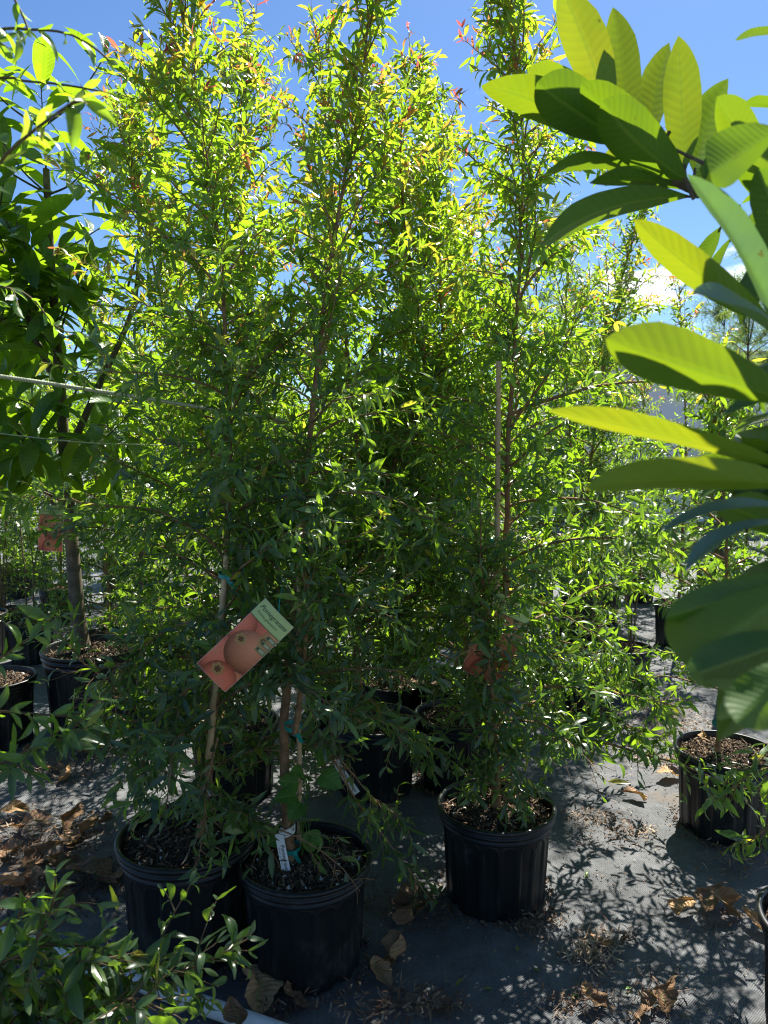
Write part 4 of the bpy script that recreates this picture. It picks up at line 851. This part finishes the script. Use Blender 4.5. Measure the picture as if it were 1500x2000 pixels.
# ------------------------------------------------------------------ ropes, pipe
def strand(name, pts, r, label, cat, mat, sides=8, sag=None):
    g = Geo(); P = polyline(pts, 40); tube(g, P, r, sides, cap=True); o = g.build(name, mat, loc=P[0]); tag(o, label, cat); return o
strand('rope', [at(-260, 700, 1.72), at(0, 735, 1.86), at(200, 765, 1.98), at(420, 800, 2.1), at(560, 822, 2.2)], .0052, 'pale braided rope stretched from the left edge into the left tree', 'rope', M_ROPE)
strand('rope', [at(-100, 835, 3.2), at(150, 863, 3.3), at(268, 868, 3.4), at(420, 872, 3.4)], .0026, 'thin straw coloured rope lower down behind the broad leaved tree', 'rope', M_ROPE)
strand('wire', [at(1400, 850, 4.2), at(1470, 828, 3.9), at(1600, 790, 3.6)], .004, 'thin grey guy wire behind the large leaves at the right', 'wire', M_ROOF)
def pipe():
    a = onz(-60, 1800, .024); b = onz(620, 2042, .024); P = [np.array([a[0], a[1], .024]), np.array([(a[0] + b[0]) / 2, (a[1] + b[1]) / 2, .024]), np.array([b[0], b[1], .024])]
    root = empty('water_pipe', P[0], 'white plastic water pipe lying on the fabric at the bottom left', 'pipe')
    g = Geo(); Q = np.array([P[0], P[2]]) - P[0]; tube(g, polyline(Q, 12), .0215, 24, cap=True); g.build('pipe_run', M_PIPE, root)
    g = Geo(); d = nrm(Q[1]); c = Q[1] * .42; tube(g, [c - d * .045, c - d * .040, c + d * .040, c + d * .045], [.0215, .0262, .0262, .0215], 24); g.build('coupling', M_PIPE, root)
pipe()

# ------------------------------------------------------------------ picture cards and name tags
def text_geo(txt, size, shear=0.0):
    cu = bpy.data.curves.new('lettering', 'FONT'); cu.body = txt; cu.size = size; cu.shear = shear; cu.extrude = 0.0; cu.resolution_u = 3; cu.align_x = 'LEFT'
    o = bpy.data.objects.new('lettering', cu); C.objects.link(o); bpy.context.view_layer.update()
    me = bpy.data.meshes.new_from_object(o.evaluated_get(bpy.context.evaluated_depsgraph_get())); bpy.data.objects.remove(o); return me
def put_text(root, txt, size, origin, ax, ay, shear=0.0, mat=None, name='lettering', lift=None):
    me = text_geo(txt, size, shear); n = len(me.vertices); co = np.zeros(n * 3); me.vertices.foreach_get('co', co); co = co.reshape(-1, 3)
    V = np.asarray(origin) + co[:, :1] * np.asarray(ax) + co[:, 1:2] * np.asarray(ay)
    if lift is not None: V = V + lift(V)
    me.vertices.foreach_set('co', V.ravel()); me.update(); me.materials.clear(); me.materials.append(mat or M_INK)
    o = bpy.data.objects.new(name, me); C.objects.link(o); o.parent = root; return o
def card_material():
    m, t, p = new_mat('printed_card'); a = t.nodes.new('ShaderNodeAttribute'); a.attribute_name = 'print'
    t.links.new(a.outputs['Color'], p.inputs['Base Color']); p.inputs['Roughness'].default_value = .5; p.inputs['Specular IOR Level'].default_value = .25
    tr = t.nodes.new('ShaderNodeBsdfTranslucent'); t.links.new(a.outputs['Color'], tr.inputs[0]); ms = t.nodes.new('ShaderNodeMixShader'); ms.inputs[0].default_value = .12
    t.links.new(p.outputs[0], ms.inputs[1]); t.links.new(tr.outputs[0], ms.inputs[2]); t.links.new(ms.outputs[0], t.nodes['Material Output'].inputs[0]); return m
M_CARD = card_material()
def picture_card(label, BL, BR, TL, name='picture_card', bow=0.013):
    """BL, BR: the two corners of the fruit end; TL: top of the left edge. printed photo of pomegranates with a green heading"""
    BL, BR, TL = map(np.asarray, (BL, BR, TL)); root = empty(name, BL, label, 'plant label', 'picture cards hanging on the trees')
    ex = BR - BL; Wd = np.linalg.norm(ex); ex = ex / Wd; ey = TL - BL; ey = ey - ex * (ey @ ex) ; Hd = np.linalg.norm(ey); ey /= Hd; ez = np.cross(ex, ey)
    nx, ny = 90, 190; x = np.linspace(0, 1, nx); y = np.linspace(0, 1, ny); X, Y = np.meshgrid(x, y, indexing='ij')
    col = np.zeros((nx, ny, 3)); col[:] = (.20, .055, .035)
    asp = Hd / Wd
    def fruit(cx, cy, r, base, lite, hx=-.3, hy=.3):
        dx = (X - cx) / r; dy = (Y * asp - cy) / r; d = np.sqrt(dx ** 2 + dy ** 2); mk = d < 1
        hl = np.clip(1 - np.sqrt((dx - hx) ** 2 + (dy - hy) ** 2) / 1.25, 0, 1)[..., None]
        c = np.array(base) * (1 - .55 * np.clip(d, 0, 1)[..., None] ** 3) * (1 - hl) + np.array(lite) * hl
        rn = np.random.default_rng(int(cx * 91 + cy * 37) + 5).standard_normal((nx, ny, 1)) * .012
        col[mk] = (c + rn)[mk]
    def crownlet(cx, cy, r):
        dx = (X - cx); dy = (Y * asp - cy); d = np.sqrt(dx ** 2 + dy ** 2); a = np.arctan2(dy, dx); rad = r * (.62 + .38 * np.abs(np.cos(a * 3)))
        mk = d < rad; col[mk] = (.30, .17, .07); mk = d < rad * .55; col[mk] = (.10, .045, .02)
    red = (.36, .075, .04); pink = (.66, .16, .11)
    fruit(.10, .55, .50, red, pink, -.1, .1); fruit(.45, 1.62, .50, (.28, .05, .03), (.50, .12, .08), .3, .3); fruit(.98, 1.65, .38, (.30, .09, .04), (.5, .2, .12))
    fruit(.02, 1.45, .42, red, pink, -.2, .2); fruit(.98, .18, .42, (.36, .11, .05), (.62, .22, .13)); fruit(.62, 1.08, .54, (.27, .085, .045), (.52, .19, .12), .15, .35); fruit(.62, .12, .46, red, pink, .2, -.1)
    crownlet(.30, 1.22, .15); crownlet(.44, .30, .17); crownlet(.72, 1.55, .14)
    col = np.clip(col * np.array([1.6, 1.75, 1.45]), 0, .85)
    top = Y > .79; col[top] = (.50, .62, .24); ln = np.abs(Y - .79) < .006; col[ln] = (.12, .16, .05)
    for k in range(3):
        mk = (X > .70) & (np.abs(Y - (.735 - .075 * k)) < .030); col[mk] = (.24, .26, .11); mk = (X > .80) & (X < .96) & (np.abs(Y - (.735 - .075 * k)) < .014); mk &= np.sin(X * 190) > -.2; col[mk] = (.55, .56, .38)
        mk = ((X - .755) ** 2 + ((Y - (.735 - .075 * k)) * asp) ** 2) < .03 ** 2; col[mk] = (.05, .05, .03)
    edge = (X < .008) | (X > .992) | (Y < .004) | (Y > .996); col[edge] = (.75, .62, .55)
    off = bow * np.sin(np.pi * Y) + bow * .5 * np.sin(np.pi * X)
    V = (X[..., None] * Wd) * ex + (Y[..., None] * Hd) * ey + off[..., None] * ez
    th = .0006; Vb = V - ez * th
    g = Geo(); i = np.arange(nx - 1)[:, None] * ny; j = np.arange(ny - 1)[None]; q = np.stack([i + j, i + ny + j, i + ny + j + 1, i + j + 1], -1).reshape(-1, 4)
    g.add(V, q); g.add(Vb, q[:, ::-1])
    o = g.build('printed_sheet', M_CARD, root); me = o.data
    ca = me.color_attributes.new('print', 'FLOAT_COLOR', 'POINT'); cc = np.concatenate([col.reshape(-1, 3), np.full((nx * ny, 3), .6)]); ca.data.foreach_set('color', np.concatenate([cc, np.ones((len(cc), 1))], 1).astype(np.float32).ravel())
    def pt(u, v): return (u * Wd) * ex + (v * Hd) * ey
    def onsheet(V): return (bow * np.sin(np.pi * (V @ ey) / Hd) + bow * .5 * np.sin(np.pi * (V @ ex) / Wd) + .0009)[:, None] * ez
    put_text(root, 'Pomegranate', Wd * .165, pt(.05, .90), ex, ey, .35, plain('dark_green_ink', (.02, .035, .015), .5), lift=onsheet)
    put_text(root, 'Punica granatum', Wd * .10, pt(.08, .845), ex, ey, .25, plain('olive_ink', (.12, .17, .05), .5), lift=onsheet)
    g = Geo(); h = pt(.5, .985); tube(g, [h, h + np.array([0, .02, .03]), h + np.array([.0, .07, .05])], .0012, 5); g.build('hanging_string', M_TIE, root)
    return root
yc = 1.68
picture_card('pomegranate photo card with green heading hanging tilted against the left cane stake', at(384, 1295, yc), at(440, 1352, yc), at(519, 1169, yc + .02))
yc = 2.13
picture_card('pomegranate photo card half hidden by leaves before the right front tree', at(899, 1307, yc), at(975, 1340, yc), at(957, 1150, yc + .02))
picture_card('shaded reddish photo card hanging on the big grey trunk at the left', at(75, 1075, YF - .12), at(122, 1078, YF - .12), at(78, 985, YF - .1))

def ribbon(g, C_, Wv, hw, th=.0005):
    """strip: centreline C_ (K,3), width vector per point"""
    K = len(C_); Wv = nrm(np.asarray(Wv)) * hw; A = C_ - Wv; B = C_ + Wv
    V = np.stack([A, B], 1); g.add(V, [[2 * k, 2 * k + 1, 2 * k + 3, 2 * k + 2] for k in range(K - 1)])
def name_tag(label, a, b, hw, wdir, txt, loop=None, reverse=False):
    a = np.asarray(a); b = np.asarray(b); root = empty('name_tag', a, label, 'plant label', 'white name tags on the pomegranate trees')
    t = np.linspace(0, 1, 14)[:, None]; P = (b - a) * t; ax = nrm(b - a); wv = orth(np.asarray(wdir, float), ax); nz = np.cross(ax, wv)
    if nz @ (CAM - a) < 0: nz = -nz
    P = P + nz * .004 * np.sin(t * 3.14)
    g = Geo(); ribbon(g, P, np.broadcast_to(wv, P.shape), hw); ribbon(g, P - nz * .0006, np.broadcast_to(-wv, P.shape), hw)
    if loop is not None:
        c, r = loop; c = np.asarray(c) - a; th = np.linspace(0, 2 * np.pi, 30); Q = c + np.stack([r * np.cos(th), r * np.sin(th), .35 * r * np.cos(th)], -1); ribbon(g, Q, np.broadcast_to(np.array([0, 0, 1.0]) + .0, Q.shape), hw * 1.05)
        Q = np.array([P[0] + nz * .001, (P[0] + c + np.array([-r, -r * .3, 0])) / 2, c + np.array([-r * .2, -r * 1.02, 0])]); ribbon(g, polyline(Q, 8), np.broadcast_to(np.array([.15, 0, 1.0]), (8, 3)), hw * 1.05)
    g.build('tag_strip', M_TAG, root)
    Ln = np.linalg.norm(b - a); dirx = ax; diry = np.cross(nz, dirx)
    put_text(root, txt, hw * 1.25, ax * Ln * .30 + nz * .0062 - diry * hw * .1, dirx, diry)
    put_text(root, 'Punica granatum', hw * .62, ax * Ln * .34 + nz * .0062 - diry * hw * .72, dirx, diry, mat=plain('grey_ink', (.25, .25, .25), .6))
Yt_ = bB[1]
name_tag('white Pomegranate tag wrapped round the base of the frontmost trunk', at(545, 1628, Yt_ - .03), at(560, 1704, Yt_ - .06), .0115, (1, 0, .1), 'Pomegranate', loop=(at(562, 1620, Yt_), .021))
name_tag('white Pomegranate tag hanging slantwise in the leaves right of the frontmost trunk', at(655, 1486, 2.12), at(697, 1550, 2.1), .011, (1, 0, .6), 'Pomegranate')
name_tag('narrow white tag leaning on the soil of the pot behind the right front tree', at(890, 1325, bD[1] - .1), at(902, 1372, bD[1] - .12), .008, (1, 0, .2), 'Pomegranate')
name_tag('white tag poking out of the leaves right of the right front trunk', at(984, 1462, bC[1] - .05), at(1004, 1495, bC[1] - .05), .011, (1, 0, .6), 'Pomegranate')
name_tag('small white tag among the leaves over the left front pot', at(398, 1530, bA[1] - .08), at(408, 1556, bA[1] - .08), .007, (1, 0, .2), 'Pomegranate')

# ------------------------------------------------------------------ weed in the middle pot
def weed():
    b = onz(592, 1672, .275); root = empty('weed', b, 'heart leaved weed growing beside the frontmost trunk', 'weed'); gt = Geo(); gl = Geo(); rng = np.random.default_rng(9); Yw = b[1] - .02
    def pp(x, y, dy=0): return at(x, y, Yw + dy) - b
    st = polyline([pp(590, 1672), pp(592, 1620), pp(600, 1550), pp(608, 1500)], 14); tube(gt, st, np.linspace(.003, .002, 14), 6)
    L = [((600, 1555), (575, 1580), 34), ((602, 1540), (560, 1520), 0), ((596, 1590), (612, 1655), 38), ((606, 1505), (650, 1520), 40), ((604, 1520), (580, 1500), 30), ((590, 1630), (520, 1640), 30), ((607, 1500), (630, 1470), 34), ((594, 1600), (606, 1665), 16), ((598, 1560), (560, 1550), 40)]
    for k, (a, c, wpx) in enumerate(L):
        wpx = wpx or 36; A = pp(*a); Cc = pp(*c, -.03 - .02 * rng.random()); D = Cc - A; m = A + D * .35 + np.array([0, 0, .01]); tube(gt, polyline([A, m, A + D * .5], 6), .0013, 5)
        Wd = wpx / F * Yw; D = nrm(D + np.array([0, 0, -.2 * np.linalg.norm(D)])); base = A + (Cc - A) * .5; Ln = Wd * 1.25
        leaves(gl, base[None], D[None], (np.array([[0, -.75, .8]]) + rng.standard_normal((1, 3)) * .15), [Ln], [Wd * 1.15], 13, 9, curl=[.5], fold=[.2], wave=.05, rng=rng, tint=[rng.random()], prof=([0, .04, .15, .35, .6, .85, 1], [.45, .75, .98, 1, .8, .38, .02]))
    gt.build('stem', M_WEED, root); gl.build('foliage', M_WEED, root)
weed()

# ------------------------------------------------------------------ dead leaves (each one a thing) and litter
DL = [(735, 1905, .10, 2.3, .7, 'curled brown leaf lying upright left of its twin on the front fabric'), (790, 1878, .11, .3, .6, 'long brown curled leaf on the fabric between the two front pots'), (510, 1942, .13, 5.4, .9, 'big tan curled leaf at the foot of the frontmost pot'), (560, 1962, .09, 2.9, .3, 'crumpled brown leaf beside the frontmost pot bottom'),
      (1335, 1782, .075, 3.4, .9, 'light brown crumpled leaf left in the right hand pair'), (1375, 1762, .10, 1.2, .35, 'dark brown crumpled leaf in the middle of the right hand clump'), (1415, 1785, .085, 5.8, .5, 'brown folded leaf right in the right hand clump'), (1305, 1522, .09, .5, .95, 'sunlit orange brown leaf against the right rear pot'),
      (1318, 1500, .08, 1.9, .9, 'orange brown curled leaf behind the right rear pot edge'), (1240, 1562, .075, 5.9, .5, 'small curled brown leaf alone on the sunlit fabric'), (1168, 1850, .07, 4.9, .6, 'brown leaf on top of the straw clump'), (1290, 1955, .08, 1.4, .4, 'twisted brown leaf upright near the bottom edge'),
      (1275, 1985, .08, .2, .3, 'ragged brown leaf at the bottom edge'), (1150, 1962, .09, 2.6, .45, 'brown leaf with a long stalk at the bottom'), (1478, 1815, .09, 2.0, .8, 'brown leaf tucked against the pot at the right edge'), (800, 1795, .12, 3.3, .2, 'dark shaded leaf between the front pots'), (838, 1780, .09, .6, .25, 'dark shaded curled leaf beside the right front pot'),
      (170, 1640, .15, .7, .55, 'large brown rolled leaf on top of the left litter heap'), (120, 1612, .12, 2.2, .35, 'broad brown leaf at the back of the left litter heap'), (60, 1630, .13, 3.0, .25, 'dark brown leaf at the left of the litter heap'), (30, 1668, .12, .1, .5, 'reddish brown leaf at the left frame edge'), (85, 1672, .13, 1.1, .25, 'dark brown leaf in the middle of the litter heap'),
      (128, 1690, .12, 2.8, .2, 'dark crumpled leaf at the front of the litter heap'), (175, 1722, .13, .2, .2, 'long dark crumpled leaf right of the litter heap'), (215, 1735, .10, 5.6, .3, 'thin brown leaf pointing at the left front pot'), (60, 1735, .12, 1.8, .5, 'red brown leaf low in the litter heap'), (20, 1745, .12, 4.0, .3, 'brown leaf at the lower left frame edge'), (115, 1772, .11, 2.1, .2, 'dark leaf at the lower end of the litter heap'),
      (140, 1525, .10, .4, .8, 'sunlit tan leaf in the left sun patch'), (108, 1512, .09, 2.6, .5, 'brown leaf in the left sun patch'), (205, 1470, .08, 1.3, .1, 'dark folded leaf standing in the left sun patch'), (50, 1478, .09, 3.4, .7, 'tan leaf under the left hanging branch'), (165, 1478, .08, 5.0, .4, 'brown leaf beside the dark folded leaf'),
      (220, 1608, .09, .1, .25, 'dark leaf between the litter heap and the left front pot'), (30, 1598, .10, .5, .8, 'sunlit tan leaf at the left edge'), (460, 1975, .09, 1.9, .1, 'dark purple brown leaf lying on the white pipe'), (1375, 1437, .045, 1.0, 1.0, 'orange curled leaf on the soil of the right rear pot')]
for k, (px, py, sz, rz, ti, lb) in enumerate(DL):
    rng = np.random.default_rng(300 + k); zz = .012
    if 'pipe' in lb: zz = .055
    if 'on the soil' in lb: zz = .285
    p = onz(px, py, zz if zz > .02 else 0); p[2] = zz
    D = np.array([[math.cos(rz), math.sin(rz), .05]]); g = Geo()
    sz = sz * 1.18; Ln = sz * 1.15; side = rng.choice([-1, 1])
    P0 = -D * Ln * .45
    rows, cols = 22, 11
    leaves(g, P0, D, np.array([[rng.uniform(-.5, .5), rng.uniform(-.5, .5), 1.0]]), [Ln], [Ln * rng.uniform(.42, .55)], rows, cols, curl=[side * rng.uniform(.8, 2.2)], fold=[rng.uniform(.5, 1.3)], wave=.16, bend=[rng.uniform(-.3, .3)], rng=rng, ripple=.04, nl=11, tint=[ti], prof=([0, .04, .15, .35, .6, .8, .93, 1], [.05, .25, .62, .95, 1, .75, .35, .03]))
    V = g.v[0]; q = V / sz
    for fq, am in ((9, .05), (17, .03), (31, .012)): V = V + sz * am * np.stack([np.sin(q[:, 1] * fq + k), np.sin(q[:, 2] * fq + k * 2), np.sin(q[:, 0] * fq + q[:, 1] * fq * .7 + k * 3)], -1)
    V[:, 2] = (V[:, 2] - V[:, 2].min()) * .55; g.v[0] = V
    stalk = V[cols // 2]; tube(g, [stalk, stalk - D[0] * .018 + [0, 0, .004], stalk - D[0] * .035 + [0, .006, 0]], [.0014, .0012, .001], 5, tint=ti)
    p[2] = zz - .010 if zz < .02 else zz - .008
    o = g.build('dead_leaf', M_DEAD); o.location = tuple(p + np.array([0, 0, .004])); tag(o, lb, 'leaf', 'dead leaves on the ground fabric')
def litter():
    rng = np.random.default_rng(17); g = Geo()
    def clump(px, py, rx, ry, n, L=(.012, .04), hgt=.012, t0=.3, t1=1.0, strips=True):
        c = onz(px, py, 0); P = np.stack([c[0] + rng.standard_normal(n) * rx, c[1] + rng.standard_normal(n) * ry, .003 + np.abs(rng.standard_normal(n)) * hgt], -1)
        a = rng.random(n) * 6.28; D = np.stack([np.cos(a), np.sin(a), rng.uniform(-.15, .3, n)], -1)
        leaves(g, P, D, np.array([0, 0, 1.0]) + rng.standard_normal((n, 3)) * .5, rng.uniform(*L, n), rng.uniform(.0015, .007, n), 5, 3, curl=rng.uniform(-1.8, 1.8, n), fold=rng.uniform(0, .6, n), tint=rng.uniform(t0, t1, n), bend=rng.uniform(-.3, .3, n), rng=rng)
    clump(1160, 1862, .035, .035, 260, (.02, .05), .010, .6, 1); clump(1215, 1835, .03, .02, 60, t0=.1, t1=.5)
    clump(790, 1965, .07, .03, 260, t0=.1, t1=.8); clump(760, 1985, .06, .02, 120, t0=.2, t1=.9); clump(870, 1975, .03, .02, 60, t0=.1, t1=.5)
    clump(1160, 1600, .07, .035, 240, (.008, .03), .006, .3, .9); clump(1240, 1625, .05, .025, 120, (.008, .03), .006); clump(1200, 1640, .09, .04, 130, (.006, .02), .004, .0, .8)
    clump(1300, 1400, .14, .25, 1500, (.010, .03), .006, .55, 1.0); clump(1300, 1485, .10, .06, 420, (.01, .03), .006, .55, 1.0); clump(1240, 1360, .2, .3, 700, (.01, .03), .004, .5, 1.0)
    clump(1050, 1800, .05, .03, 220, (.006, .02), .006, .1, .8); clump(1030, 1815, .03, .03, 80, t0=.2, t1=.8); clump(1460, 1690, .08, .05, 160, t0=.3, t1=.9); clump(1410, 1800, .05, .03, 80, t0=.1, t1=.6); clump(1140, 1965, .06, .03, 120, t0=.1, t1=.6); clump(1290, 1960, .05, .05, 100, t0=.1, t1=.6)
    clump(80, 1660, .16, .10, 900, (.01, .05), .012, .0, .8); clump(160, 1730, .08, .05, 300, t0=.0, t1=.6); clump(60, 1760, .12, .06, 500, t0=.0, t1=.6); clump(230, 1710, .04, .05, 160, t0=.0, t1=.6); clump(110, 1510, .15, .06, 340, t0=.2, t1=1); clump(180, 1480, .1, .06, 200, t0=0, t1=.6); clump(20, 1610, .08, .06, 200, t0=.3, t1=1)
    clump(80, 1215, .4, .3, 900, (.03, .08), .02, .2, 1.0); clump(240, 1255, .3, .2, 300, (.03, .07), .01, .2, 1.0); clump(820, 1790, .06, .04, 160, t0=0, t1=.5); clump(700, 1760, .05, .05, 120, t0=.0, t1=.5); clump(120, 1960, .15, .06, 260, t0=.0, t1=.6); clump(560, 1975, .05, .03, 110, t0=0, t1=.5); clump(960, 1480, .3, .2, 420, (.01, .03), .006, .1, .8); clump(450, 1480, .3, .3, 400, t0=.1, t1=.8)
    for (bx, by, br_) in ((bA[0], bA[1], .17), (bB[0], bB[1], .165), (bC[0], bC[1], .165), (bH[0], bH[1], .165), (bD[0], bD[1], .165)):
        n = 420; a = rng.random(n) * 6.283; q = br_ + np.abs(rng.standard_normal(n)) * .018; P = np.stack([bx + q * np.cos(a), by + q * np.sin(a), .002 + rng.random(n) * .006], -1); chip(g, P, rng, .002, .007, rng.random(n) * .8)
    # thin scatter everywhere
    n = 5200; P = np.stack([rng.uniform(-1.4, 1.6, n), rng.uniform(1.2, 4.2, n), np.full(n, .003)], -1); a = rng.random(n) * 6.28
    leaves(g, P, np.stack([np.cos(a), np.sin(a), np.zeros(n)], -1), np.array([0, 0, 1.0]) + rng.standard_normal((n, 3)) * .4, rng.uniform(.003, .016, n), rng.uniform(.001, .005, n), 4, 3, curl=rng.uniform(-1.5, 1.5, n), fold=.3, tint=rng.random(n), rng=rng)
    n = 3000; P = np.stack([rng.uniform(-1.4, 1.6, n), rng.uniform(1.2, 4, n), np.full(n, .002)], -1); chip(g, P, rng, .0015, .005, rng.random(n) * .8)
    o = g.build('leaf_litter', M_LITTER); tag(o, 'dry leaf fragments, straw and crumbs scattered on the black fabric', 'litter', kind='stuff')
    g = Geo(); sp = [(1148, 1704), (1055, 1900), (945, 1935), (905, 1915), (1222, 1935), (600, 1612), (1130, 1945), (1010, 1860)]
    for k, (px, py) in enumerate(sp):
        p = onz(px, py, 0); g = Geo(); a = rng.random() * 6.28
        leaves(g, np.array([[0, 0, .004]]), np.array([[math.cos(a), math.sin(a), .1]]), np.array([[.2, .1, 1.]]), [.03], [.010], 8, 5, curl=[.8], fold=[.4], tint=[.9], young=[.45 if k % 2 else 0], rng=rng)
        o = g.build('fallen_leaf', M_POM); o.location = tuple(p); tag(o, 'small ' + ('yellow' if k % 2 else 'green') + ' fallen leaf on the fabric among the litter', 'leaf', ('yellow' if k % 2 else 'green') + ' fallen leaves')
litter()
print('verts', sum(len(m.vertices) for m in bpy.data.meshes))
